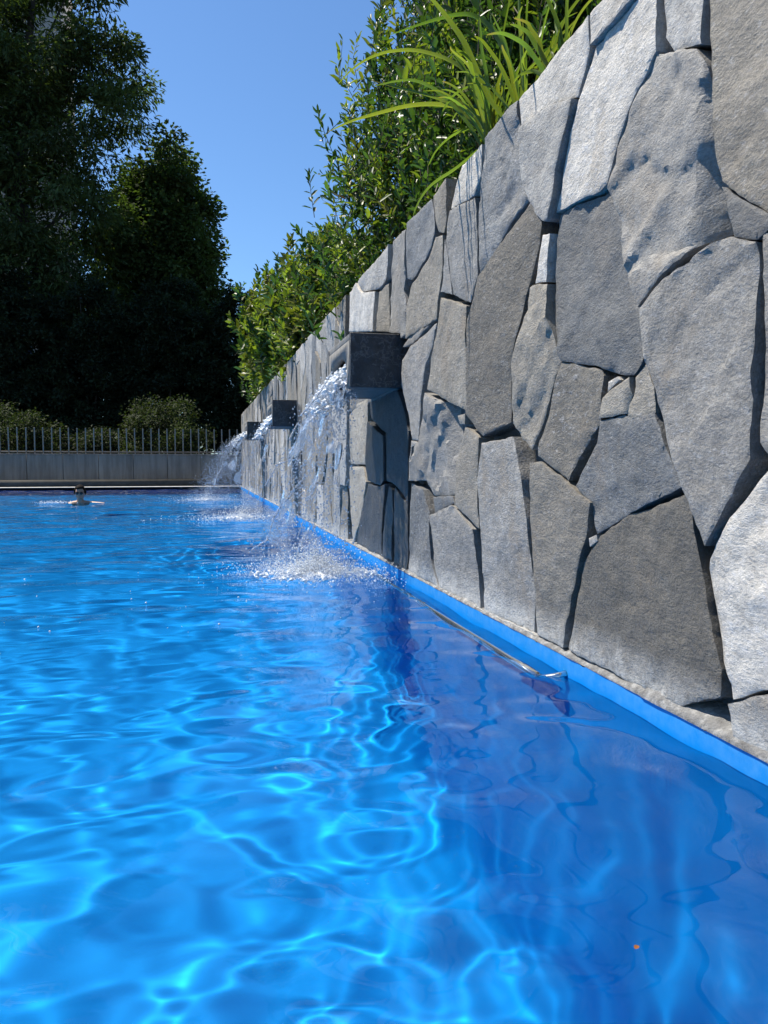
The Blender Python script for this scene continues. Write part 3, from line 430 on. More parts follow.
CONE_CROWN = [(-0.53,40.05,6.98,0.81),(0.09,37.9,12.58,0.76),(-1.5,37.81,4.6,0.88),(-0.96,38.76,14.84,0.9),(-2.73,35.86,9.83,0.76),(-1.67,36.48,10.22,0.56),(0.64,37.32,8.54,0.87),(-3.41,36.12,10.34,0.81),(0.21,36.81,4.2,0.89),(-2.47,38.16,7.23,0.69),(-1.52,38.59,9.91,0.85),(0.62,39.64,6.41,0.72),(-3.51,36.0,7.46,0.86),(-1.47,35.94,12.02,0.82),(-0.41,38.62,9.57,0.62),(0.1,39.5,6.57,0.73),(-2.91,38.87,9.28,0.86),(-1.84,38.64,8.56,0.79),(-0.24,36.83,11.78,0.64),(-2.57,38.36,7.91,0.89),(-4.37,39.63,8.48,0.95),(-2.04,39.49,10.32,0.94),(-2.92,36.33,4.82,0.55),(-2.88,39.33,4.14,0.62),(-3.28,38.44,7.42,0.73),(-1.97,37.96,6.76,0.82),(-3.29,38.36,8.63,0.89),(0.57,35.91,4.36,0.53),(-3.32,38.91,11.56,0.74),(-0.63,36.58,5.79,0.65),(-1.56,38.21,9.19,0.83),(-0.76,36.85,8.6,0.81),(-3.05,37.29,12.32,0.74),(0.32,38.45,11.74,0.73),(-1.93,38.65,4.14,0.57),(0.59,40.04,10.36,0.63),(1.1,38.53,8.11,0.75),(1.1,38.11,5.77,0.7),(-2.53,38.55,13.63,0.68),(-3.62,39.25,10.06,0.91),(-0.04,37.54,7.21,0.91),(-0.3,38.4,9.06,0.59),(-3.45,38.35,6.49,0.71),(-2.34,38.8,11.93,0.77),(-2.19,39.26,11.71,0.89),(-0.88,35.97,9.22,0.56),(0.12,37.17,6.63,0.62),(-1.13,36.04,5.3,0.76),(-1.81,39.08,14.13,0.61),(-1.62,39.45,7.99,0.79),(-3.8,39.93,6.22,0.6),(-0.9,36.52,10.73,0.75),(-1.28,39.84,8.47,0.59),(-2.1,37.17,13.86,0.87),(-3.17,38.25,4.12,0.61),(0.01,39.69,9.72,0.69),(-2.52,36.13,10.51,0.85),(-1.88,36.53,12.88,0.68),(-0.5,35.94,13.19,0.53),(-0.67,38.66,5.17,0.84),(-2.14,37.54,8.91,0.82),(0.49,39.43,11.26,0.94),(-1.2,39.7,6.18,0.67),(-1.92,39.15,5.0,0.9),(-0.97,37.56,13.12,0.71),(-1.41,38.18,8.75,0.75),(-2.79,37.74,8.12,0.86),(0.52,36.81,9.16,0.82),(-0.6,38.63,12.51,0.75),(0.59,36.55,7.29,0.76),(-4.24,38.46,6.72,0.81),(-1.11,38.69,11.73,0.74),(-2.73,38.05,13.78,0.79),(-2.31,37.17,6.02,0.75),(-1.68,37.66,7.21,0.63),(-2.96,38.82,11.92,0.66),(0.08,36.42,10.84,0.73),(-2.1,38.9,5.91,0.94),(-0.11,36.54,9.97,0.79),(-1.97,38.83,12.26,0.75),(-0.96,37.7,13.61,0.59),(-2.08,39.74,9.83,0.73),(-3.55,38.6,4.29,0.62),(-3.77,36.87,10.72,0.67),(0.22,36.2,7.44,0.81),(-2.04,36.03,5.03,0.58),(1.01,37.16,6.74,0.56),(0.25,37.29,10.03,0.69),(0.59,38.76,10.65,0.69),(-1.69,38.64,6.28,0.72),(-1.3,36.02,13.15,0.65),(-1.82,40.03,11.7,0.86),(-2.6,37.71,12.63,0.88),(-0.64,38.6,13.2,0.86),(0.57,36.43,6.42,0.78),(-2.53,36.42,9.25,0.69),(-0.55,38.39,14.59,0.89),(-1.27,36.71,11.47,0.7),(-0.19,38.34,12.96,0.71),(-1.19,37.65,14.77,0.75),(-3.15,39.98,4.69,0.63),(-0.28,39.47,11.09,0.94),(-4.18,38.35,7.44,0.71),(-2.85,35.83,5.43,0.62),(-3.4,39.04,10.87,0.93),(-0.2,35.86,4.59,0.74),(-1.49,36.42,9.32,0.88),(-3.51,39.72,8.06,0.59),(-0.47,38.49,8.52,0.82),(-3.17,37.22,5.99,0.68),(-0.23,36.26,3.93,0.74),(0.49,39.48,5.62,0.74),(-2.04,40.14,8.04,0.78),(-2.67,38.21,12.1,0.6),(-0.77,36.3,3.79,0.55),(0.45,38.95,9.11,0.73),(-1.55,38.9,4.78,0.79),(-0.85,39.37,14.61,0.87),(-0.72,40.11,12.44,0.88),(-1.09,36.59,11.95,0.83),(-3.16,38.59,9.96,0.85),(-1.59,38.78,12.99,0.62),(-1.01,36.4,14.9,0.78),(-1.98,37.88,10.33,0.62),(-2.09,36.68,6.94,0.59),(-3.81,37.0,10.24,0.84),(-3.92,37.5,7.73,0.65),(-1.15,40.14,13.57,0.82),(-3.32,38.69,9.21,0.9),(-1.71,37.73,8.86,0.68),(-0.55,39.87,6.91,0.77),(1.04,36.7,5.15,0.86),(0.6,37.89,12.41,0.71),(-2.82,38.06,4.88,0.67),(0.07,38.42,5.98,0.69),(-2.92,36.19,10.68,0.63),(-2.33,40.02,4.77,0.63),(-3.57,40.11,4.89,0.75),(-2.76,37.38,7.33,0.6),(-0.95,37.08,4.29,0.64),(-3.81,38.84,7.53,0.61),(-1.03,37.56,9.05,0.81),(-3.15,37.51,5.17,0.83),(-0.88,37.89,10.35,0.75),(-1.66,36.95,5.45,0.81),(0.88,38.68,6.15,0.64),(-2.98,35.9,11.34,0.66),(-3.54,38.26,11.28,0.58),(-4.06,40.18,6.04,0.76),(0.12,39.18,7.59,0.73),(0.27,39.66,6.57,0.83),(-0.8,38.94,7.58,0.67),(-1.28,38.73,7.21,0.65),(-1.21,38.56,11.1,0.72),(-2.71,37.32,6.67,0.83),(0.37,37.47,12.8,0.64),(-2.94,38.21,3.75,0.67),(0.65,37.1,8.34,0.78),(-4.12,38.12,9.37,0.58),(-3.21,37.57,6.7,0.81),(-1.29,38.41,10.31,0.57),(-0.38,38.85,13.92,0.92),(-1.34,36.6,8.0,0.69),(-3.67,38.23,10.21,0.81),(-2.18,37.42,8.31,0.66),(-2.61,39.81,13.81,0.73),(-1.52,36.07,13.5,0.86),(-1.0,40.1,8.75,0.72),(0.64,36.22,4.85,0.71),(-2.57,39.64,10.83,0.75),(-0.75,37.08,10.82,0.62),(-2.34,40.09,12.96,0.63),(-0.78,37.02,5.06,0.88),(-2.92,36.9,10.08,0.86),(-2.3,37.27,13.38,0.75),(-3.12,38.03,12.54,0.75),(-1.62,37.34,10.44,0.74),(-0.43,38.67,10.23,0.78),(-3.04,38.87,13.44,0.78),(-2.65,39.19,4.23,0.89),(-0.82,37.8,7.84,0.91),(-1.86,37.05,13.37,0.55),(-2.24,37.93,9.72,0.75),(-2.91,37.05,8.27,0.65),(-2.51,36.11,5.99,0.88),(-3.27,36.82,8.0,0.78),(0.52,37.86,10.64,0.92),(-0.95,36.81,11.06,0.84),(-0.35,38.03,12.11,0.61),(-0.25,36.37,6.97,0.86)]
# ------------------------------------------------------------------ pool, water, ground
PX0, PX1, PY0, PY1, FLOOR = -9.0, 1.110, -3.0, 20.9, -2.1
def grid(name, O, U, Vv, nu, nv, m, parent=None):
    O, U, Vv = map(np.array, (O, U, Vv))
    a, b = np.meshgrid(np.linspace(0, 1, nu), np.linspace(0, 1, nv))
    V = O + a[..., None] * U + b[..., None] * Vv
    i = np.arange((nu - 1) * (nv - 1)); k = (i // (nu - 1)) * nu + i % (nu - 1)
    return V.reshape(-1, 3), np.stack([k, k + 1, k + nu + 1, k + nu], -1)
T, CR = 0.058, 0.55
def basin_mesh():
    """straight sides running into the floor through a rounded cove"""
    prof = [(0.0, T), (0.0, FLOOR + CR)] + [(CR * (1 - math.cos(a)), FLOOR + CR * (1 - math.sin(a))) for a in np.linspace(0.12, math.pi / 2, 12)]
    V, F = [], []
    for off, z in prof:
        for (x, y) in ((PX0 + off, PY0 + off), (PX1 - off, PY0 + off), (PX1 - off, PY1 - off), (PX0 + off, PY1 - off)): V.append((x, y, z))
    for i in range(len(prof) - 1):
        for k in range(4): F.append((i * 4 + k, i * 4 + (k + 1) % 4, i * 4 + 4 + (k + 1) % 4, i * 4 + 4 + k))
    n = (len(prof) - 1) * 4
    F.append((n, n + 1, n + 2, n + 3))
    me = npmesh('pool_basin', np.array(V), F, smooth=True)
    me.set_sharp_from_angle(angle=R(40))
    return me
basin = link('pool_basin', basin_mesh(), MAT['paint'])
tag(basin, kind='structure')
basin.cycles.is_caustics_receiver = True

def build_water():
    nx, ny = 620, 860
    u = np.linspace(0, 1, nx); v = np.linspace(0, 1, ny)
    x = PX1 + 0.004 - (PX1 - PX0 + 0.008) * u ** 1.7
    y = -1.2 + (PY1 + 1.204) * v ** 1.9
    y = np.concatenate([np.linspace(PY0 - .004, -1.25, 40), y]); ny = len(y)
    X, Y = np.meshgrid(x, y)
    rng = np.random.default_rng(5)
    Z = np.zeros_like(X)
    near = np.clip((Y - 0.5) / 6, 0, 1)
    for i in range(WAVES_N):
        lam = math.exp(rng.uniform(math.log(0.25), math.log(1.5)))
        th = rng.normal(1.75, 0.95)
        k = 2 * math.pi / lam
        s = WAVE_SLOPE * (lam / 0.5) ** 0.12
        wx = X + 0.07 * np.sin(2.1 * Y + 1.3 * i) + 0.06 * np.sin(1.3 * X + 2 * i) + 0.02 * np.sin(6.1 * Y + i)
        wy = Y + 0.07 * np.sin(1.7 * X + 3.1 * i) + 0.06 * np.sin(2.3 * Y + 1.7 * i) + 0.02 * np.sin(5.3 * X - i)
        ph = k * (math.cos(th) * wx + math.sin(th) * wy) + rng.uniform(0, 7)
        env = 0.68 + 0.55 * np.sin(0.9 * X + 0.7 * Y * (1 if i % 2 else -1) + i * 2.2)
        w = s / k * env * (np.sin(ph) + 0.18 * np.cos(2 * ph))
        if lam < 0.3: w = w * (0.75 + 0.5 * near)
        Z += w
    for i in range(26):                      # short ripples close to the viewer
        lam = math.exp(rng.uniform(math.log(0.12), math.log(0.25))); th = rng.normal(1.5, 1.0); k = 2 * math.pi / lam
        wx = X + 0.05 * np.sin(3.1 * Y + 1.3 * i); wy = Y + 0.05 * np.sin(2.7 * X + 3.1 * i)
        env = np.clip(0.5 + 0.9 * np.sin(1.7 * X + 1.1 * Y * (1 if i % 2 else -1) + i * 1.9), 0, 1.4)
        Z += 0.0125 / k * env * np.sin(k * (math.cos(th) * wx + math.sin(th) * wy) + i * 1.7) * np.clip((4.2 - Y) / 2.2, 0, 1)
    for (sx, sy, a, rad) in ((0.62, 4.45, 0.0018, 0.7), (0.55, 9.1, 0.005, 1.2), (0.4, 14.2, 0.006, 1.2)):
        r = np.hypot(X - sx, Y - sy)
        Z += a * np.exp(-(r / rad) ** 2) * np.sin(r * 2 * math.pi / 0.16) * np.clip(r / 0.1, 0, 1)
        Z += 0.012 * np.exp(-(r / 0.35) ** 2)
    Z *= 1.45 - 0.82 * np.clip((Y - 0.9) / 1.5, 0, 1)
    V = np.stack([X, Y, Z], -1).reshape(-1, 3)
    i = np.arange((nx - 1) * (ny - 1)); a = (i // (nx - 1)) * nx + i % (nx - 1)
    F = np.stack([a, a + nx, a + nx + 1, a + 1], -1)
    return npmesh('pool_water', V, F, smooth=True)
WAVES_N, WAVE_SLOPE = 64, 0.0118
water = link('pool_water', build_water(), MAT['water'])
tag(water, kind='structure')
water.cycles.is_caustics_caster = True

def flat(name, x0, x1, y0, y1, z, m):
    o = link(name, npmesh(name, np.array([(x0, y0, z), (x1, y0, z), (x1, y1, z), (x0, y1, z)]), [(0, 1, 2, 3)]), m)
    return tag(o, kind='structure')
gv, gf = [], []
def gquad(x0, x1, y0, y1, z):
    n = len(gv); gv.extend([(x0, y0, z), (x1, y0, z), (x1, y1, z), (x0, y1, z)]); gf.append((n, n + 1, n + 2, n + 3))
G0 = 0.052
gquad(-1500, PX0 - 0.3, -1500, 1500, G0); gquad(PX0 - 0.3, 1500, PY1 + 0.33, 1500, G0)
gquad(PX0 - 0.3, 1500, -1500, PY0 - 0.3, G0); gquad(D + 0.2, 1500, PY0 - 0.3, PY1 + 0.33, G0)
tag(link('ground', npmesh('ground', np.array(gv), gf), MAT['soil']), kind='structure')
mb = MB()
mb.box(PX0 - 1.8, PX0, PY0 - 1.8, PY1 + 0.33, -0.2, 0.075)
mb.box(PX0, PX1 + 0.1, PY0 - 1.8, PY0, -0.2, 0.075)
tag(mb.build('pool_deck', MAT['deck']), kind='structure')
mb = MB(); mb.box(PX0, D + 0.06, PY1, PY1 + 0.33, -0.2, 0.072)
tag(mb.build('pool_kerb', MAT['coping'], bevel=0.012), kind='structure')
# raised planting bed behind the stone wall
mb = MB(); mb.box(D + 0.252, 40, -8, Y_END - 0.02, 0.0, WALL_TOP - 0.06)
tag(mb.build('planting_bed', MAT['soil']), kind='structure')

# ------------------------------------------------------------------ stone wall
PAL = {'w': (1.10, 1.03, .92), 's': (.98, .945, .88), 'g': (.93, .88, .80), 'b': (0.82, 0.83, 0.82), 'n': (0.97, 0.87, 0.71)}
def seg_dist(P, poly):
    """distance of points P (n,2) to the outline"""
    d = np.full(len(P), 1e9)
    for i in range(len(poly)):
        a, b = poly[i - 1], poly[i]
        ab = b - a; L = max(ab @ ab, 1e-12)
        t = np.clip(((P - a) @ ab) / L, 0, 1)
        d = np.minimum(d, np.hypot(*(P - a - t[:, None] * ab).T))
    return d
def inside(P, poly):
    c = np.zeros(len(P), bool)
    for i in range(len(poly)):
        (x1, y1), (x2, y2) = poly[i], poly[i - 1]
        if y1 == y2: continue
        m = ((y1 > P[:, 1]) != (y2 > P[:, 1])) & (P[:, 0] < (x2 - x1) * (P[:, 1] - y1) / (y2 - y1) + x1)
        c ^= m
    return c
def area(p): return 0.5 * sum(p[i - 1][0] * p[i][1] - p[i][0] * p[i - 1][1] for i in range(len(p)))
def offset(poly, d):
    n = len(poly); out = []
    for i in range(n):
        a, b, c = poly[i - 1], poly[i], poly[(i + 1) % n]
        u = (b - a) / max(np.linalg.norm(b - a), 1e-9); v = (c - b) / max(np.linalg.norm(c - b), 1e-9)
        nu = np.array([-u[1], u[0]]); nv = np.array([-v[1], v[0]])
        m = nu + nv; k = m @ nu
        if k < 0.4: m = m / max(np.linalg.norm(m), 1e-6); q = b + m * d * 1.2
        else: q = b + m * d / k
        out.append(q)
    return np.array(out)
def nz(a, b, c): return noise.noise(Vector((a, b, c)))
def stone_geo(poly, tilt, seed, ro, h, gap, depth_off=0.0, facets=None):
    """poly: (y,z) outline; returns vertices and faces of one split stone, face towards -x"""
    rs = random.Random(seed)
    poly = np.array(poly, float)
    if area(poly) < 0: poly = poly[::-1]
    poly = offset(poly, gap)
    pts = []
    n = len(poly)
    for i in range(n):
        a, b = poly[i], poly[(i + 1) % n]
        L = np.linalg.norm(b - a); k = max(1, int(L / (h * 1.1)))
        nr = np.array([-(b - a)[1], (b - a)[0]]) / max(L, 1e-9)
        for j in range(k):
            p = a + (b - a) * (j / k)
            w = 0.0045 * nz(p[0] * 17, p[1] * 17, seed * 1.7) + 0.003 * nz(p[0] * 55, p[1] * 55, seed)
            pts.append(p + nr * w)
    bd = np.array(pts); nb = len(bd)
    mn, mx = bd.min(0), bd.max(0)
    gx = np.arange(mn[0], mx[0], h); gy = np.arange(mn[1], mx[1], h * 0.87)
    A, B = np.meshgrid(gx, gy); A[1::2] += h / 2
    C = np.stack([A, B], -1).reshape(-1, 2)
    C += np.random.default_rng(seed).uniform(-0.25, 0.25, C.shape) * h
    ring = offset(bd, min(0.0055, h * 0.4))
    C = np.concatenate([C[inside(C, bd)], ring[inside(ring, bd)]]) if len(C) else ring[inside(ring, bd)]
    if len(C):
        dd = seg_dist(C, bd); C = C[dd > min(0.0042, h * 0.3)]
    P2 = np.concatenate([bd, C]) if len(C) else bd
    r = delaunay_2d_cdt([Vector(p) for p in P2], [], [list(range(nb))], 1, 1e-5)
    Q = np.array([tuple(v) for v in r[0]]); tris = [tuple(f) for f in r[2]]
    if not tris: return None
    dist = seg_dist(Q, bd)
    c = Q.mean(0)
    o = np.zeros(len(Q))
    th = rs.uniform(0.5, 1.3); ca, sa = math.cos(th), math.sin(th)
    for i, (y, z) in enumerate(Q):
        v = 0.007 * nz(y * 3.1, z * 3.1, seed * 3.3) + 0.0045 * ro * nz(y * 9, z * 9, seed) + 0.0022 * ro * nz(y * 26, z * 26, seed + 5)
        a, b = y * ca + z * sa, -y * sa + z * ca
        s = nz(a * 4.5, b * 1.7, seed * 2.1) * 2.4 + 0.5 * nz(a * 16, b * 6, seed)
        fr = s - math.floor(s); st = math.floor(s) + min(1.0, max(0.0, (fr - 0.5) * 9 + 0.5))   # split layers
        v += 0.0042 * ro * st
        o[i] = v
    o += depth_off + tilt[0] * (Q[:, 0] - c[0]) * -1 + tilt[1] * (Q[:, 1] - c[1]) * -1
    fl = list(facets or ())
    if facets is None and len(poly) > 4 and mx.min() > 0 and (mx - mn).min() > 0.14:
        for _ in range(rs.choice([0, 0, 0, 1])):         # a broken-away corner or edge
            i = rs.randrange(len(poly)); a_, b_ = poly[i], poly[(i + 1) % len(poly)]
            u = (b_ - a_) / max(np.linalg.norm(b_ - a_), 1e-6); nn = np.array([-u[1], u[0]])
            w_ = rs.uniform(.015, .05); an = rs.uniform(-.35, .35)
            u = np.array([u[0] * math.cos(an) - u[1] * math.sin(an), u[0] * math.sin(an) + u[1] * math.cos(an)])
            mid_ = (a_ + b_) / 2 + nn * w_
            fl.append((tuple(mid_), tuple(mid_ - u), rs.uniform(.03, .11), 0))
    for (p0, p1, sl_, st_) in fl:
        p0 = np.array(p0); u = np.array(p1) - p0; u = u / np.linalg.norm(u)
        sd = (Q - p0) @ np.array([-u[1], u[0]])          # positive = left of p0->p1
        sd = sd + np.array([0.012 * nz(a * 12, b * 12, seed + 9) for a, b in Q])
        o -= np.clip(sd, 0, .12) * sl_ + np.clip(sd / 0.006, 0, 1) * st_
    e = np.clip(1 - dist / 0.005, 0, 1); o -= 0.0022 * e
    V = [(D - o[i], Q[i][0], Q[i][1]) for i in range(len(Q))]
    F = []
    for f in tris:
        p, q_, r_ = (Q[k] for k in f)
        if (q_[0] - p[0]) * (r_[1] - p[1]) - (q_[1] - p[1]) * (r_[0] - p[0]) < 0: f = f[::-1]
        F.append(f[::-1])            # normal towards -x
    # sides go back to the core
    ec = {}
    for f in F:
        for k in range(3):
            a, b = f[k], f[(k + 1) % 3]
            ec[(a, b)] = 1
    loop = [(a, b) for (a, b) in ec if (b, a) not in ec]
    back = {}
    for a, b in loop:
        for k in (a, b):
            if k not in back:
                back[k] = len(V); V.append((D + 0.075, Q[k][0], Q[k][1]))
    for a, b in loop: F.append((b, a, back[a], back[b]))
    return np.array(V), F
def stone_mesh(name, items):
    VV, FF, TT = [], [], []; n = 0
    for V, F, tone in items:
        VV.append(V); FF += [tuple(i + n for i in f) for f in F]; TT.append(np.tile(tone, (len(V), 1))); n += len(V)
    me = npmesh(name, np.concatenate(VV), FF, np.concatenate(TT), smooth=True)
    rg = np.random.default_rng(int(abs(VV[0][0][1]) * 1e4) + len(items))
    GG = [np.tile(np.append(rg.random(3), 1), (len(v), 1)) for v in VV]
    a = me.attributes.new('grain', 'FLOAT_COLOR', 'POINT'); a.data.foreach_set('color', np.concatenate(GG).astype(np.float32).ravel())
    me.set_sharp_from_angle(angle=R(25))
    return me

wall = empty('stone_wall', (D, 8.0, 0.05))
tag(wall, 'tall retaining wall of irregular split grey stones rising along the pool', 'stone wall')
mb = MB(); mb.box(D + 0.07, D + 0.25, PY0 - 0.5, Y_END, -0.2, WALL_TOP - 0.02)
mb.build('core', MAT['core'], wall)
def build_stones():
    rnd = random.Random(4)
    allst = []
    FACETS = FACET_TABLE
    for k, (pk, lum, pts, tilt, wet, ro) in enumerate(TRACED):
        poly = [(a / 1000, b / 1000 if b > 125 else .066 + (b / 1000 - .066) * .35) for a, b in pts]
        ym = sum(p[0] for p in poly) / len(poly)
        small = abs(area(np.array(poly))) < 0.004
        h = 0.016 + 0.0055 * max(0, ym - 1.4)
        g = stone_geo(poly, (tilt[0] * .3 + rnd.uniform(-.009, .006), tilt[1] * .6 + rnd.uniform(-.010, .010)), k + 1, ro, h,
                      -0.001 if small else rnd.uniform(-0.0042, -0.0015), 0.006 if small else rnd.uniform(-.004, .004), FACETS.get(k))
        if g is None: continue
        lum *= (lum / .24) ** (.4 if lum < .24 else .08) if not wet else 1
        col = [c * lum for c in PAL[pk]] + [wet]
        allst.append((ym, abs(area(np.array(poly))), g, col))
    # the rest of the wall: the same kind of stones, laid as upright irregular pieces
    def cells(y0, y1, a, b, seed):
        rg = np.random.default_rng(seed)
        z0, z1 = 0.066, WALL_TOP
        S = []
        ny = int((y1 - y0) / a) + 3; nzr = int((z1 - z0) / b) + 3
        for i in range(-1, ny):
            for j in range(-1, nzr):
                S.append((y0 + (i + 0.5 + rg.uniform(-.42, .42)) * a, z0 + (j + 0.5 * (i % 2) + rg.uniform(-.40, .40)) * b))
        S = np.array(S); W = S / (a, b)
        for s, w in zip(S, W):
            poly = [np.array(p) for p in ((y0, z0), (y1, z0), (y1, z1), (y0, z1))]
            near = np.argsort(((W - w) ** 2).sum(1))[1:26]
            for q in near:
                m = (W[q] + w) / 2; nrm = W[q] - w
                out = []
                for i in range(len(poly)):
                    p1, p2 = poly[i - 1], poly[i]
                    d1 = (p1 / (a, b) - m) @ nrm; d2 = (p2 / (a, b) - m) @ nrm
                    if (d1 <= 0) != (d2 <= 0): out.append(p1 + (p2 - p1) * d1 / (d1 - d2))
                    if d2 <= 0: out.append(p2)
                poly = out
                if len(poly) < 3: break
            if len(poly) >= 3 and abs(area(np.array(poly))) > 0.006: yield poly
    for (y0, y1, a, b, sd) in ((5.86, Y_END, 0.30, 0.62, 9), (PY0 - 0.4, 1.045, 0.42, 0.55, 12)):
        for k, poly in enumerate(cells(y0, y1, a, b, sd)):
            ym = sum(p[0] for p in poly) / len(poly)
            h = 0.045 if ym < 1.1 else min(0.11, 0.03 + 0.006 * ym)
            pk, lum = rnd.choice([('g', .22), ('g', .27), ('s', .30), ('w', .38), ('n', .22), ('n', .27), ('b', .19), ('n', .17), ('w', .34)])
            zm = sum(p[1] for p in poly) / len(poly)
            wet = 0
            for sy in (8.9, 13.56):
                if sy - .35 < ym < sy + .2 and zm < 1.1: wet, lum, pk = 0.8, 0.12, 'b'
            g = stone_geo(poly, (rnd.uniform(-.02, .022), rnd.uniform(-.02, .02)), 500 + k + sd, rnd.choice([1, 1, 1.6]), h, rnd.uniform(0.0, 0.004), rnd.uniform(-.007, .008))
            if g is None: continue
            allst.append((ym, abs(area(np.array(poly))), g, [c * lum for c in PAL[pk]] + [wet]))
    vis = sorted((s for s in allst if s[0] > 1.06), key=lambda s: -s[1] / s[0] ** 3)
    parts = vis[:100]
    ids = {id(s) for s in parts}
    rest = [s for s in allst if id(s) not in ids]
    for ym, ar, (V, F), col in parts:
        link('stone', stone_mesh('stone', [(V, F, col)]), MAT['stone'], wall)
    o = link('stones', stone_mesh('stones', [(g[0], g[1], col) for _, _, g, col in rest]), MAT['stone'], wall)
    o['kind'] = 'stuff'
build_stones()
# mortar bedding along the foot of the wall
def mortar_strip():
    ys = [PY0 - 0.3]
    while ys[-1] < Y_END: ys.append(ys[-1] + (0.012 if 0.9 < ys[-1] < 4.5 else 0.05))
    prof = [(-0.010, 0.0585), (-0.010, 0.062), (-0.006, 0.067), (0.001, 0.072), (0.03, 0.080), (0.075, 0.088)]
    V, F = [], []
    k = len(prof)
    for y in ys:
        g = 0.9 + 0.6 * nz(y * 3.1, 0, 3) + 0.4 * nz(y * 11, 2, 3) + (0.7 if y < 1.75 else 0)
        for j, (dx, z) in enumerate(prof):
            w = 0.006 * nz(y * 22, j * 0.9, 1) + 0.007 * nz(y * 48, j * 1.7, 7)
            V.append((D + dx * (1 if dx > 0 else g ** .5) + (w if j > 1 else 0), y, 0.0585 + (z - 0.0585) * g + (w * 1.0 if 0 < j < 5 else 0)))
    for i in range(len(ys) - 1):
        for j in range(k - 1):
            a = i * k + j; F.append((a, a + 1, a + k + 1, a + k))
    return npmesh('mortar_bed', np.array(V), F, smooth=True)
link('mortar_bed', mortar_strip(), MAT['mortar'], wall)

# ------------------------------------------------------------------ concrete wall and picket fence at the far end
WY = 21.6
cw = empty('concrete_wall', (-4, WY, 0.05))
tag(cw, 'low grey concrete wall of cast panels across the far end of the pool', 'wall')
mb = MB(); mb.box(-14, 3.0, WY + 0.04, WY + 0.24, 0.0, 0.245); mb.build('plinth', MAT['base'], cw)
mb = MB()
x = -14.0
while x < 2.9:
    mb.box(x + 0.006, x + 0.88 - 0.006, WY, WY + 0.24, 0.247, 0.90); x += 0.88
mb.build('panelling', MAT['concrete'], cw, bevel=0.006)
mb = MB(); mb.box(-14, 3.0, WY + 0.03, WY + 0.23, 0.2475, 0.895); mb.build('panel_backing', MAT['base'], cw)
mb = MB(); mb.box(-14.0, 3.0, WY - 0.015, WY + 0.255, 0.902, 0.93); mb.build('capping', MAT['concrete'], cw, bevel=0.005)
fence = empty('picket_fence', (-4, WY + 0.1, 0.93))
tag(fence, 'row of thin upright metal pickets standing on the low concrete wall', 'fence')
x = -13.7; first = None; i = 0
rnd = random.Random(2)
while x < 2.6:
    if first is None:
        mb = MB(); mb.box(-0.015, 0.015, -0.015, 0.015, 0, 0.68)
        first = mb.build('picket', MAT['picket'], fence, bevel=0.004)
        o = first
    else:
        o = first.copy(); COL.objects.link(o)
    o.parent = fence; o.matrix_parent_inverse.identity()
    o.location = (x + 4, 0, 0); o.rotation_euler = (rnd.uniform(-.012, .012), rnd.uniform(-.01, .01), 0)
    x += 0.208
mb = MB(); mb.box(-13.8, 2.7, WY + 0.123, WY + 0.14, 0.96, 1.0); mb.build('rail', MAT['picket'], fence)
# ------------------------------------------------------------------ water spouts
ZB, ZT, XO = 1.09, 1.395, 0.836
def spout_parts(root):
    """local: x from 0 (wall) to -0.282 (pool side), y from 0 (near) to 0.75, z 0..0.305"""
    L, H, P = 0.75, 0.305, 0.282
    def part(name, mb, m, bevel=0.004):
        o = mb.build(name, m, None, bevel=bevel); o.parent = root; return o
    mb = MB(); mb.box(-P, 0.06, 0, 0.034, 0, H); part('side_slab', mb, MAT['slate'], 0.006)
    mb = MB(); mb.box(-P, 0.06, L - 0.034, L, 0, H); part('side_slab', mb, MAT['slate'], 0.006)
    mb = MB(); mb.box(-P + 0.003, 0.06, 0.036, L - 0.036, H - 0.036, H - 0.002); part('top_slab', mb, MAT['slab'])
    mb = MB(); mb.box(-P + 0.05, 0.06, 0.036, L - 0.036, 0.002, 0.035); part('base_slab', mb, MAT['slab'])
    # pool-side slab with the arched outlet
    n = 18; ya, yb = 0.11, 0.64; za, zc = 0.002, 0.20
    arch = []
    for k in range(n + 1):
        t = math.pi * k / n
        w = 0.008 * nz(k * 0.9, 1, 5)
        arch.append(((ya + yb) / 2 - (yb - ya) / 2 * math.cos(t), 0.06 + (zc - 0.06) * math.sin(t) ** 0.7 + w))
    yl, yr, zt = 0.036, L - 0.036, H - 0.038
    outer = [(yl, za), (yl, zt)] + [] 
    V, F = [], []
    top = [(yl + (yr - yl) * k / n, zt) for k in range(n + 1)]
    def prism(q):
        m = len(V)
        for (y, z) in q: V.append((-P + 0.002, y, z))
        for (y, z) in q: V.append((-P + 0.045, y, z))
        c = len(q); F.append(tuple(m + i for i in range(c))); F.append(tuple(m + c + i for i in reversed(range(c))))
        for i in range(c):
            j = (i + 1) % c; F.append((m + j, m + i, m + c + i, m + c + j))
    full = [(yl, za), (yl, zt), (yr, zt), (yr, za), (yb, za)] + [a for a in reversed(arch)] + [(ya, za)]
    prism(full)
    mb = MB(); mb.add(V, F); part('outlet_slab', mb, MAT['slab'], 0)
spout = empty('water_spout', (D, 4.269, ZB))
tag(spout, 'nearest and largest-looking dark slate box spout jutting from the stone wall', 'water spout', 'slate water spouts in the stone wall')
spout_parts(spout)
def copy_thing(root, loc, label):
    r = root.copy(); COL.objects.link(r); r.location = loc; r['label'] = label
    for ch in root.children:
        c = ch.copy(); COL.objects.link(c); c.parent = r
    return r
copy_thing(spout, (D, 8.897, ZB), 'dark slate box spout in the wall between the nearest and the farthest spouts')
copy_thing(spout, (D, 13.56, ZB), 'farthest dark slate box spout, small, nearest the low concrete wall')


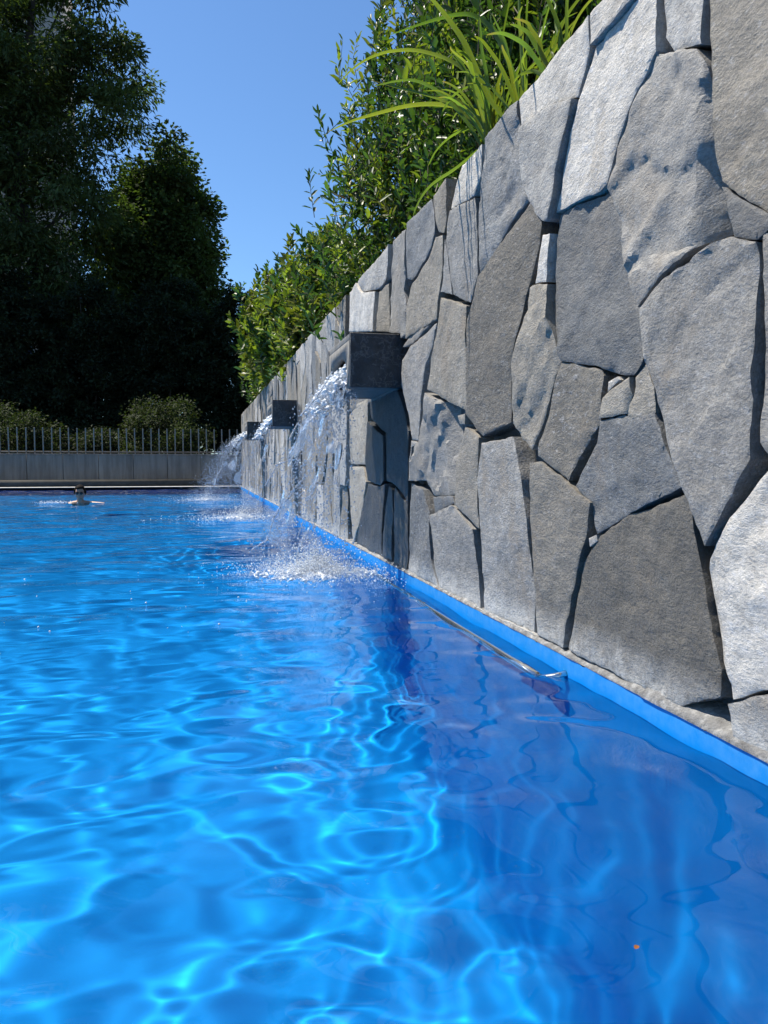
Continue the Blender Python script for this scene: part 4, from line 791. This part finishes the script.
# ------------------------------------------------------------------ falling water
def drops(name, C, Rr, m, parent, rg, stretch=1.0):
    V0, F0 = ico(); n = len(C)
    S = Rr[:, None] * np.stack([rg.uniform(.75, 1.1, n), rg.uniform(.75, 1.1, n), rg.uniform(.8, 1.3, n) * stretch], -1)
    V = C[:, None, :] + V0[None] * S[:, None, :]
    F = F0[None] + (np.arange(n) * len(V0))[:, None, None]
    return link(name, npmesh(name, V.reshape(-1, 3), F.reshape(-1, 3), smooth=True), m, parent)

def cascade(sy, label, seed, n_str=8, vox=0.006, spurs=(), land=(0.66, 4.45), ndrop=3200, nspl=13000, spl=(0.50, 0.42), vmul=1.0, film=-0.03):
    rg = np.random.default_rng(seed)
    root = empty('water_cascade', (XO - 0.2, sy + 0.35, 0))
    tag(root, label, 'falling water', 'water falling from the spouts')
    head, balls, dr = [], [], []
    y0, y1 = sy + 0.14, sy + 0.60
    # frothy tongue leaving the outlet
    for k in range(520):
        t = rg.uniform(-0.06, 0.20); v = rg.uniform(0.55, 1.15) * vmul
        r = rg.uniform(0.0045, 0.0135)
        head.append((XO + 0.03 - v * max(t, 0) - (t if t < 0 else 0) * .6, rg.uniform(y0, y1), ZB + 0.055 + rg.uniform(0, 0.105) * (1 - max(t, 0) * 4) - 4.9 * max(t, 0) ** 2, r * 1.2, r * 1.3, r))
    # strands that break up as they fall
    for k in range(n_str):
        ys = rg.uniform(y0, y1); v = rg.choice([rg.uniform(0.15, 0.6), rg.uniform(0.6, 1.15)]) * vmul; vy = rg.normal(0, 0.12)
        r0 = rg.uniform(0.0045, 0.010); tb = rg.uniform(0.12, 0.40); s = rg.uniform(0, 50)
        t = 0.0
        while t < 0.52:
            z = ZB + 0.07 - 4.9 * t * t
            if z < 0: break
            a = t * 0.30
            x = XO + 0.02 - v * t + a * nz(t * 9, s, 1); y = ys + vy * t + a * nz(t * 9, s, 4)
            r = r0 * (0.65 + 0.6 * abs(nz(t * 22, s, 9))) * (1.15 - t)
            if t < tb or nz(t * 30, s, 2) > 0.12: balls.append((x, y, z, r, r, r * 1.1))
            if rg.random() < 0.4 and t > 0.1:
                q = rg.normal(0, 0.02 + 0.12 * t, 3); dr.append((x + q[0], y + q[1], max(0.01, z + q[2]), rg.uniform(.0022, .0052)))
            t += 0.55 * r / max(0.5, math.hypot(v, 9.8 * t))
    # a torn, glassy film between the strands
    nu, nv = 90, 130
    gs, gt = np.meshgrid(np.linspace(0, 1, nu), np.linspace(0, 1, nv))
    keep, VF = np.zeros((nv, nu), bool), np.zeros((nv, nu, 3))
    for j in range(nv):
        for i in range(nu):
            s_, t = gs[j, i], 0.02 + gt[j, i] * 0.40
            v = (0.95 - 0.75 * s_ + .25 * nz(s_ * 4, 1, seed)) * vmul
            a = 0.10 * t
            VF[j, i] = (XO + .02 - v * t + a * nz(s_ * 7, t * 16, seed) + .02 * nz(s_ * 22, t * 30, seed), y0 + (y1 - y0) * (1 - s_) + a * nz(s_ * 6, t * 14, seed + 3), ZB + .07 - 4.9 * t * t + .03 * nz(s_ * 9, t * 20, seed + 1))
            keep[j, i] = nz(s_ * 5.5, t * 11, seed + 6) + .6 * nz(s_ * 17, t * 26, seed + 2) > film + 1.7 * max(0, t - .10)
    idx = np.arange(nu * nv).reshape(nv, nu)
    kk = keep[:-1, :-1] & keep[1:, :-1] & keep[:-1, 1:] & keep[1:, 1:]
    f1 = np.stack([idx[:-1, :-1], idx[:-1, 1:], idx[1:, 1:], idx[1:, :-1]], -1)[kk]
    V1 = VF.reshape(-1, 3); th = np.array([0.0045, 0.002, 0.0])
    V2 = np.concatenate([V1 - th, V1 + th]); f2 = f1[:, ::-1] + nu * nv
    link('film', npmesh('film', V2, np.concatenate([f1, f2]), smooth=True), MAT['splash'], root)
    for sp in spurs:
        P = [Vector(p) for p in sp]
        for a, b in zip(P[:-1], P[1:]):
            L = (b - a).length; k = max(2, int(L / 0.005))
            for i in range(k):
                p = a.lerp(b, i / k); q = (p.x * 31 + p.z * 23)
                r = 0.005 + 0.007 * abs(nz(q, 2, p.z * 9))
                balls.append((p.x + .006 * nz(q, 1, 1), p.y + .02 * nz(q, 5, 3), p.z, r, r, r))
                if rg.random() < 0.12: dr.append((*(np.array(p) + rg.normal(0, .03, 3)), rg.uniform(.002, .005)))
    remeshed('stream', balls, vox, MAT['splash'], root, 1)
    remeshed('froth', head, vox, MAT['foam'], root, 1)
    for k in range(ndrop):
        t = rg.uniform(0.1, 0.5); v = rg.uniform(-0.1, 1.2) * vmul
        z = ZB + 0.07 - 4.9 * t * t + rg.normal(0, .03)
        if z < 0.01: continue
        dr.append((min(XO + .22, XO + 0.03 - v * t + rg.normal(0, .03)), rg.uniform(y0 - .12, y1 + .05) + rg.normal(0, .15 * t), z, .0018 + .0045 * rg.random() ** 3))
    dr = np.array(dr)
    drops('droplets', dr[:, :3], dr[:, 3], MAT['splash'], root, rg, 1.15)
    # splash where it lands
    n = nspl
    a = rg.uniform(0, 2 * math.pi, n); rr = np.abs(rg.normal(0, 0.62, n)) ** 0.8
    lump = 0.65 + 0.5 * np.sin(a * 5 + seed) * np.sin(a * 3 + 1)
    X = land[0] + np.cos(a) * rr * spl[0] * lump; Y = land[1] + np.sin(a) * rr * spl[1] * lump
    far = rg.random(n) < .008                 # stray drops and bubbles riding on the surface further out
    X[far] = land[0] - .35 + rg.normal(0, .55, far.sum()); Y[far] = land[1] - .45 + rg.normal(0, .55, far.sum())
    hz = 0.010 + rg.exponential(0.048, n) * np.exp(-rr ** 2 * 0.9) * (0.4 + 1.2 * lump)
    hz[far] = 0.004
    ok = X < D - 0.03
    rad = (.0012 + .0040 * rg.random(n) ** 3) * (1 + .25 * (vox > .007))
    drops('splash', np.stack([X, Y, hz], -1)[ok], rad[ok], MAT['foam'], root, rg)
    fb = []
    for k in range(650):
        a = rg.uniform(0, 6.283); q = min(.7, abs(rg.normal(0, .33)) ** .8)
        x = land[0] + math.cos(a) * q * spl[0]; y = land[1] + math.sin(a) * q * spl[1]
        if x > D - .04: continue
        r = rg.uniform(.004, .011)
        fb.append((x, y, .008 + rg.uniform(0, .03) * math.exp(-q * q), r * 1.3, r * 1.3, r * .8))
    for k in range(40):                      # little crowns thrown up by the impact
        a = rg.uniform(0, 6.283); q = rg.uniform(.1, .8)
        x = land[0] + math.cos(a) * q * spl[0]; y = land[1] + math.sin(a) * q * spl[1]; hh = rg.uniform(.03, .15)
        dx, dy = rg.normal(0, .5, 2)
        if x > D - .1: continue
        for i in range(int(hh / .004)):
            z = i * .004; r = .0065 * (1 - .5 * z / hh) * (.7 + .6 * abs(nz(z * 60, k, 1)))
            fb.append((x + dx * z, y + dy * z, z, r, r, r))
    remeshed('foam', fb, vox, MAT['foam'], root, 1)
    for ch in root.children: ch['kind'] = 'stuff'
    return root
cascade(4.269, 'broken sheet of water pouring from the nearest slate spout into a white splash', 3, spurs=SPURS)
cascade(8.897, 'thin falling water and splash below the slate spout between the other two', 7, n_str=7, film=.22, vox=0.009, land=(0.5, 9.3), ndrop=900, nspl=4000, spl=(0.75, 0.7))
cascade(13.56, 'arching white water from the farthest slate spout, beside the concrete wall', 9, n_str=30, film=-.05, vox=0.012, land=(0.15, 14.1), ndrop=800, nspl=3500, spl=(0.85, 0.8), vmul=1.75)

# ------------------------------------------------------------------ submerged hand rail
mb = MB()
zr, xr = -0.019, 1.030
mb.tube([(xr + .0015 * math.sin(k), 2.21 + k * 0.2, zr) for k in range(0, 12)], 0.023, 14)
rail = mb.build('hand_rail', MAT['steel'], None, smooth=True)
tag(rail, 'steel hand rail just under the water along the foot of the stone wall', 'hand rail')
mb = MB(); mb.tube([(xr, 2.222, zr), (xr + .02, 2.202, zr + .004), (xr + .05, 2.185, zr + .012), (1.112, 2.17, zr + .024)], 0.012, 12)
mb.build('end_bracket', MAT['steel'], rail, smooth=True)

# ------------------------------------------------------------------ swimmer
sx, sy = -1.97, 14.0
per = empty('person', (sx, sy, 0))
tag(per, 'swimmer with dark hair and sunglasses, head and shoulders above the water', 'person')
HD = -0.040
B = [(sx, sy, .205 + HD, .080, .095, .115), (sx, sy - .012, .145 + HD, .056, .07, .06), (sx, sy - .093, .185 + HD, .013, .016, .018), (sx, sy - .088, .205 + HD, .009, .012, .025),
     (sx - .078, sy + .01, .19 + HD, .010, .018, .028), (sx + .078, sy + .01, .19 + HD, .010, .018, .028), (sx, sy - .075, .118 + HD, .026, .022, .02), (sx, sy - .083, .147 + HD, .024, .012, .007)]
for k in range(8): B.append((sx, sy + .02, .12 + HD - k * .022, .052 + .004 * k, .055, .03))
for k in range(14):
    t = k / 13; B.append((sx + .19 * t, sy + .03, -.004 - .03 * t * t, .06, .06, .045)); B.append((sx - .19 * t, sy + .03, -.004 - .03 * t * t, .06, .06, .045))
for k in range(26):           # arms out to the sides just at the surface
    t = k / 25
    B.append((sx + .20 + .20 * t, sy - .02 - .12 * t, -.022 + .002 * t, .046 - .016 * t, .046 - .016 * t, .046 - .018 * t))
    B.append((sx - .20 - .12 * t, sy - .02 - .10 * t, -.075, .046 - .016 * t, .046 - .016 * t, .046 - .018 * t))
for k in range(14): B.append((sx, sy + .05, -.06 - k * .04, .17 - .003 * k, .10, .06))
remeshed('body', B, 0.010, MAT['skin'], per, 3)
rg = np.random.default_rng(6)
n_ = 260
wk = drops('wake', np.stack([sx - .42 + rg.normal(0, .13, n_), sy - .12 + rg.normal(0, .10, n_), .004 + rg.exponential(.012, n_)], -1), rg.uniform(.003, .009, n_), MAT['foam'], per, rg)
wk['kind'] = 'stuff'
Hh = []
rg = np.random.default_rng(1)
for k in range(300):
    a = rg.uniform(0, 6.283); el = rg.uniform(-.35, 1.5)
    dx, dy, dz = math.cos(a) * math.cos(el), math.sin(a) * math.cos(el), math.sin(el)
    if dy < -.25 and dz < .62: continue
    if abs(dx) > .5 and dz < -.1 and dy < .2: continue
    Hh.append((sx + dx * .084, sy + .006 + dy * .098, .216 + HD + dz * .116, .020, .020, .020))
remeshed('hair', Hh, 0.008, MAT['hair'], per, 2)
mb = MB()
for s in (-1, 1):
    mb.tube([(sx + s * .033, sy - .101, .206 + HD), (sx + s * .033, sy - .092, .206 + HD)], 0.027, 14)
    mb.tube([(sx + s * .060, sy - .09, .210 + HD), (sx + s * .081, sy + .0, .206 + HD)], 0.004, 6)
mb.tube([(sx - .012, sy - .099, .212 + HD), (sx + .012, sy - .099, .212 + HD)], .004, 6)
mb.build('sunglasses', MAT['lens'], per)

# ------------------------------------------------------------------ foliage
def leaves(P, d, up, L, W, tone, fold=0.25, simple=False):
    """P base points, d unit directions, up approx normals -> vertices, faces, tones"""
    n = len(P)
    side = np.cross(d, up); side /= np.maximum(np.linalg.norm(side, axis=1, keepdims=True), 1e-6)
    nr = np.cross(side, d)
    L = L[:, None]; W = W[:, None]
    tip = P + d * L - nr * L * 0.08
    if simple:
        m = P + d * L * 0.5 + nr * L * 0.05
        V = np.stack([P, m + side * W, tip, m - side * W], 1)
        F = np.arange(n * 4).reshape(n, 4)
        return V.reshape(-1, 3), F, np.repeat(tone, 4, 0)
    a1 = P + d * L * 0.3 + side * W + nr * W * fold; a2 = P + d * L * 0.7 + side * W * 0.85 + nr * W * fold
    b1 = P + d * L * 0.3 - side * W + nr * W * fold; b2 = P + d * L * 0.7 - side * W * 0.85 + nr * W * fold
    V = np.stack([P, tip, a1, a2, b1, b2], 1)
    b = np.arange(n)[:, None] * 6
    F = np.concatenate([b + np.array([[0, 2, 3, 1]]), b + np.array([[0, 1, 5, 4]])])
    return V.reshape(-1, 3), F, np.repeat(tone, 6, 0)
def unit(v): return v / np.maximum(np.linalg.norm(v, axis=-1, keepdims=True), 1e-6)

def shrub(label, c, r, ntw, seed, ll=0.066, lw=0.30, young=0.15, yellow=0.0, base=None, nl=17):
    rg = np.random.default_rng(seed)
    c = np.array(c); r = np.array(r)
    base = np.array(base if base is not None else (max(c[0], D + 0.55), c[1], WALL_TOP - 0.06))
    root = empty('shrub', base)
    tag(root, label, 'shrub', 'evergreen shrubs above the stone wall')
    VV, FF, TT, n = [], [], [], 0
    stems = MB()
    dead = 0
    mains = []
    for k in range(9):
        u = unit(rg.normal(0, 1, 3)); u[2] = abs(u[2]) * .8 + .2
        e = c + u * r * 0.6
        mid = base * .5 + e * .5 + rg.normal(0, .08, 3); mid[2] -= 0.05
        stems.tube([base + rg.normal(0, .05, 3) * (1, 1, 0), mid, e], [0.016, 0.011, 0.005], 5, False)
        mains.append((base, mid, e))
    for k in range(ntw):
        u = unit(rg.normal(0, 1, 3))
        if u[2] < -0.75: u[2] *= -1
        q = rg.uniform(0, 1) ** 0.42
        q *= 1 + 0.34 * nz(u[0] * 3.0 + seed, u[1] * 3.0, u[2] * 3.0) + (0.26 * rg.random() ** 4)
        E = c + u * r * q
        if E[2] < WALL_TOP + 0.0 and E[0] > D - .1: E[2] = WALL_TOP + rg.uniform(0, .2)
        if E[0] < D + .05 and E[2] < WALL_TOP + (.10 if c[1] > 7 else -.1): continue
        dr = unit(unit(E - base) * .55 + np.array([0, 0, .55]) + rg.normal(0, .33, 3))
        L = rg.uniform(.22, .46)
        bend = rg.normal(0, .05, 3)
        S = E - dr * L
        t = np.linspace(0.08, 1, nl)
        pts = S + dr * L * t[:, None] + bend * (t * (1 - t) * 4)[:, None]
        stems.tube([S, S + dr * L * .5 + bend, E], [.0036, .0027, .0014], 3, False)
        ang = np.arange(nl) * 2.4 + rg.uniform(0, 6)
        a = unit(np.cross(dr, [0.3, 0.2, 1.0])); b = np.cross(dr, a)
        rad = a * np.cos(ang)[:, None] + b * np.sin(ang)[:, None]
        op = (1.0 - 0.55 * t)[:, None]
        d = unit(rad * op + dr * (0.35 + 0.7 * t)[:, None] + rg.normal(0, .18, (nl, 3)))
        up = unit(dr - d * (d @ dr)[:, None] + 1e-3 + rg.normal(0, .25, (nl, 3)))
        Ls = ll * rg.uniform(.6, 1.2, nl) * (1.12 - .45 * t)
        isy = rg.random() < young
        g = np.array([0.040, 0.075, 0.018]) * rg.uniform(.7, 1.45)
        if isy: g = np.array([0.17, 0.21, 0.025]) * rg.uniform(.7, 1.2)
        elif rg.random() < yellow: g = np.array([0.12, 0.13, 0.02]) * rg.uniform(.7, 1.3)
        tone = np.concatenate([g * rg.uniform(.75, 1.3, (nl, 1)), np.ones((nl, 1))], 1)
        if rg.random() < .006: tone[:3] = (.11, .05, .02, 1)
        v, f, tt = leaves(pts, d, up, Ls, Ls * lw * .5, tone)
        VV.append(v); FF.append(f + n); TT.append(tt); n += len(v)
    link('foliage', npmesh('foliage', np.concatenate(VV), np.concatenate(FF), np.concatenate(TT)), MAT['shrub_leaf'], root)
    stems.build('stem', MAT['twig'], root)
    return root
shrub('tall dense glossy shrub leaning out above the nearest spout, filling the upper middle', (2.0, 6.0, 2.75), (0.92, 1.3, 1.66), 1800, 1, young=.2, yellow=.2, ll=.098)
shrub('leafy shrub right behind the arching grass blades on top of the wall', (2.0, 4.3, 2.80), (0.74, 1.25, 1.40), 1600, 2, young=.18, ll=.098)
shrub('dark shrub showing only between the upright blades of the small tuft at the picture top', (2.25, 2.55, 2.60), (0.62, 0.95, 1.15), 650, 3, young=.2, ll=.085)
shrub('yellow green shrub overhanging the wall between the tall shrub and the sparse one', (1.74, 9.6, 2.42), (0.86, 1.7, 1.0), 1000, 4, young=.34, yellow=.5, ll=.13, lw=.42)
shrub('sparse yellowish shrub with thin shoots at the far end of the wall', (1.52, 13.2, 3.0), (0.82, 1.7, 0.95), 520, 5, young=.34, yellow=.6, ll=.145, lw=.5)
shrub('small dark shrub at the very end of the stone wall, behind the sparse one', (1.85, 17.3, 2.5), (0.75, 1.7, 0.75), 650, 6, young=.1, yellow=.3, ll=.10, lw=.5)

# strap-leaved clumps on the wall top
def ribbon(mb, pts, w):
    P = [Vector(p) for p in pts]
    # smooth the arc
    for _ in range(2):
        Q = [P[0]]
        for a, b in zip(P[:-1], P[1:]): Q += [a.lerp(b, .25), a.lerp(b, .75)]
        Q.append(P[-1]); P = Q
    n = len(P); v, f = [], []
    for i, p in enumerate(P):
        t = (P[min(i + 1, n - 1)] - P[max(i - 1, 0)]).normalized()
        s = t.cross(Vector((0.25, 0.95, 0.35))).normalized() * .55 + t.cross(Vector((0, 0, 1))).normalized() * .45
        s = s.normalized(); nn = s.cross(t)
        u = i / (n - 1); ww = w * .39 * (min(1, .55 + u * 1.6)) * (1 - u ** 3.2) + .0006
        v += [p + s * ww + nn * ww * .35, p, p - s * ww + nn * ww * .35]
    for i in range(n - 1):
        f += [(i * 3, i * 3 + 1, i * 3 + 4, i * 3 + 3), (i * 3 + 1, i * 3 + 2, i * 3 + 5, i * 3 + 4)]
    mb.add(v, f)
def strap_clump(label, at, blades, extra, seed, tall):
    rg = np.random.default_rng(seed)
    root = empty('strap_leaf_plant', at)
    tag(root, label, 'grass plant', 'strap-leaved plants on top of the wall')
    A = np.array(at)
    sets = [(p, w) for p, w in blades]
    for k in range(extra):
        a = rg.uniform(0, 6.283); L = rg.uniform(.35, .8) * tall; out = rg.uniform(.15, .75)
        dx, dy = math.cos(a) * out, math.sin(a) * out
        pts = []
        for i in range(7):
            t = i / 6
            pts.append((A[0] + rg.normal(0, .01) + dx * L * t, A[1] + dy * L * t, A[2] + L * (1.25 * t - (.3 + .75 * out) * t * t)))
        sets.append((pts, rg.uniform(.011, .022)))
    VV, FF, TT, n = [], [], [], 0
    for p, w in sets:
        mb = MB(); ribbon(mb, p, w); v = np.array([tuple(q) for q in mb.v])
        VV.append(v); FF += [tuple(i + n for i in f) for f in mb.f]; n += len(v)
        g = np.array([.135, .18, .028]) * rg.uniform(.7, 1.3) * (rg.uniform(.85, 1.25), 1, rg.uniform(.8, 1.4))
        u = np.repeat(np.linspace(0, 1, len(v) // 3), 3)[:, None]
        dry = np.clip((u - rg.choice([.78, .9, 1.2], p=[.2, .3, .5])) / .12, 0, 1) * .8
        col = g * (1.05 - .12 * np.tile([0, 1, 0], len(v) // 3)[:, None]) * (1 - dry) + np.array([.22, .15, .06]) * dry
        TT.append(np.concatenate([col, np.ones((len(v), 1))], 1))
    link('leaf_blades', npmesh('leaf_blades', np.concatenate(VV), FF, np.concatenate(TT), smooth=True), MAT['blade'], root)
strap_clump('big clump of long arching green blades spilling over the wall edge', (1.22, 3.12, 1.93), [BLADES[i] for i in (0, 1, 2, 3, 9, 10, 13)], 34, 1, .85)
strap_clump('clump of upright green blades growing just behind the long arching blades', (1.26, 2.90, 1.93), [BLADES[i] for i in (4, 5, 6, 12, 14)], 24, 2, .85)
strap_clump('small tuft of upright green blades at the picture top, on the wall edge', (1.24, 2.55, 1.93), [BLADES[i] for i in (7, 8, 11)], 10, 3, .7)

v_, f_, t_ = leaves(np.array([(0.5608, 0.887, 0.010)]), np.array([[.8, .6, 0.]]), np.array([[0, 0, 1.]]), np.array([.012]), np.array([.0035]), np.array([[.34, .12, .03, 1]]))
tag(link('fallen_leaf', npmesh('fallen_leaf', v_, f_, t_), MAT['blade']), 'tiny orange leaf floating on the water close to the viewer', 'leaf')

def crown(name, clumps, nl, ll, lw, seed, base, root, droop=0.3, flat=0.7, nmat='tree_leaf'):
    rg = np.random.default_rng(seed)
    VV, TT = [], []
    P, Dd, T, Ls = [], [], [], []
    for (x, y, z, r) in clumps:
        k = int(nl * rg.uniform(.7, 1.3))
        u = rg.normal(0, .52, (k, 3)); u *= np.minimum(1, 1.15 / np.maximum(np.linalg.norm(u, axis=1, keepdims=True), .01)); u = u * (1, 1, flat)
        p = np.array((x, y, z)) + u * r
        d = unit(u * (1, 1, .5) + rg.normal(0, .55, (k, 3)) + (0, 0, -droop))
        g = np.array(base) * rg.uniform(.7, 1.4)
        T.append(np.concatenate([g * rg.uniform(.7, 1.35, (k, 1)), np.ones((k, 1))], 1)); P.append(p); Dd.append(d)
        Ls.append(ll * rg.uniform(.6, 1.3, k))
    P, Dd, T, Ls = map(np.concatenate, (P, Dd, T, Ls))
    v, f, t = leaves(P, Dd, unit(np.array([0, 0, 1]) + rg.normal(0, .5, P.shape)), Ls, Ls * lw * .5, T, simple=True)
    return link(name, npmesh(name, v, f, t), MAT[nmat], root)
tr = empty('broadleaf_tree', (-5.4, 34, 0.05))
tag(tr, 'huge dark feathery tree filling the upper left above the fence', 'tree')
crown('crown', BROAD_CROWN, 360, .29, .30, 21, (.060, .086, .027), tr, .35)
mb = MB()
tk = [(-5.4, 34, 0.0), (-5.55, 34, 2.3), (-5.9, 34, 6.5), (-6.25, 34, 9.7), (-7.05, 34, 11.4), (-6.9, 34, 13.2), (-6.6, 34, 15.5), (-6.2, 34, 17.9), (-6.0, 34.1, 21)]
mb.tube(tk, [.42, .36, .31, .28, .26, .22, .18, .14, .06], 9)
mb.build('trunk', MAT['bark'], tr, smooth=True)
rnd = random.Random(8)
mb = MB()
for (x, y, z, r) in rnd.sample(BROAD_CROWN, 46):
    h = max(3.0, z - rnd.uniform(1.5, 5.0))
    i = min(range(len(tk)), key=lambda k: abs(tk[k][2] - h)); s = Vector(tk[i]); e = Vector((x, y, z))
    m_ = s.lerp(e, .5) + Vector((0, 0, rnd.uniform(-.5, .5)))
    mb.tube([s, m_, e], [.09, .05, .015], 5, False)
mb.build('limbs', MAT['bark'], tr, smooth=True)
tr = empty('conical_tree', (-1.2, 38, 0.05))
tag(tr, 'dark cone shaped tree with a pointed top, right of the huge feathery tree', 'tree')
crown('crown', CONE_CROWN, 420, .23, .62, 22, (.056, .084, .022), tr, .1, .85)
mb = MB(); mb.tube([(-1.2, 38, 0), (-1.18, 38, 5), (-1.1, 38, 9.8), (-1.05, 38, 15)], [.3, .24, .15, .03], 9); mb.build('trunk', MAT['bark'], tr, smooth=True)

def bush(name, label, cat, group, c, r, n, ll, lw, base, seed):
    rg = np.random.default_rng(seed)
    root = empty(name, (c[0], c[1], 0.05)); tag(root, label, cat, group)
    cl = []
    for k in range(n):
        u = unit(rg.normal(0, 1, 3)); q = rg.uniform(.2, 1) ** .5
        q *= 1 + .12 * nz(u[0] * 2 + seed, u[1] * 2, u[2] * 2)
        z = c[2] + u[2] * r[2] * q
        if z < .2: z = rg.uniform(.2, .8)
        cl.append((c[0] + u[0] * r[0] * q, c[1] + u[1] * r[1] * q, z, rg.uniform(.22, .36)))
    crown('crown', cl, 170, ll, lw, seed, base, root, .05, .8)
    mb = MB()
    for k in range(5):
        x, y, z, _ = cl[k]; mb.tube([(c[0] + rg.normal(0, .1), c[1], 0.02), ((c[0] + x) / 2, (c[1] + y) / 2, z * .55), (x, y, z)], [.05, .035, .01], 5, False)
    mb.build('stem', MAT['bark'], root)
g1 = 'rounded bushes behind the picket fence'
bush('round_bush', 'rounded green bush behind the fence, below the cone shaped tree', 'bush', g1, (-.95, 23.3, 1.36), (1.30, .9, 1.18), 90, .085, .5, (.032, .042, .013), 31)
bush('round_bush', 'small rounded green bush behind the fence at the left edge', 'bush', g1, (-4.95, 23.3, 1.22), (1.1, .9, 1.1), 80, .085, .5, (.030, .040, .013), 32)
bush('round_bush', 'darker low bush behind the fence, between the two lighter rounded bushes', 'bush', g1, (-2.9, 23.8, .85), (1.0, .8, .85), 70, .085, .5, (.022, .030, .011), 33)
g2 = 'tall dark hedge plants below the trees'
for k, (x, w, h, lb) in enumerate([(-6.3, 2.0, 3.2, 'tall dark hedge plant behind the small rounded bush at the left edge'),
        (-3.4, 1.7, 3.1, 'tall dark hedge plant at the foot of the huge feathery tree'), (-.9, 1.6, 3.3, 'tall dark hedge plant behind the rounded bush below the cone shaped tree'),
        (1.5, 1.5, 2.9, 'tall dark hedge plant at the end of the stone wall, behind the farthest spout')]):
    bush('hedge_plant', lb, 'hedge', g2, (x * 1.14, 31.0, 3.7), (w * 1.25, 1.2, h * 1.28), 340, .16, .5, (.020, .032, .014), 41 + k)

# ------------------------------------------------------------------ apartment tower behind the trees
bt = empty('apartment_tower', (-17.0, 76, 0.05))
tag(bt, 'pale beige apartment tower glimpsed through the huge tree at upper left', 'building')
X0, X1, Yf, Yb, HT = -23.0, -11.4, 70.0, 84.0, 52.0
mb = MB(); mb.box(X0, X1, Yf, Yb, 0, HT); mb.build('wall', MAT['facade'], bt)
mb = MB(); mb.box(X0 - .3, X1 + .3, Yf - .3, Yb + .3, HT, HT + .9); mb.build('roof', MAT['trim'], bt)
for fl in range(16):
    z = 2 + fl * 3.1
    mb = MB(); mb.box(X0 + .5, X0 + 7.0, Yf - 1.3, Yf - .003, z - .2, z); mb.box(X0 + .5, X0 + 7.0, Yf - 1.3, Yf - 1.18, z + .003, z + 1.0); mb.build('balcony', MAT['trim'], bt)
    for wx in (X0 + 1.2, X0 + 4.2, X1 - 3.6):
        mb = MB(); mb.box(wx, wx + 1.9, Yf - .06, Yf - .002, z + .35, z + 2.2); w = mb.build('window', MAT['trim'], bt)
        mb = MB(); mb.box(wx + .1, wx + 1.8, Yf - .075, Yf - .062, z + .45, z + 2.1); mb.build('pane', MAT['glass'], w)
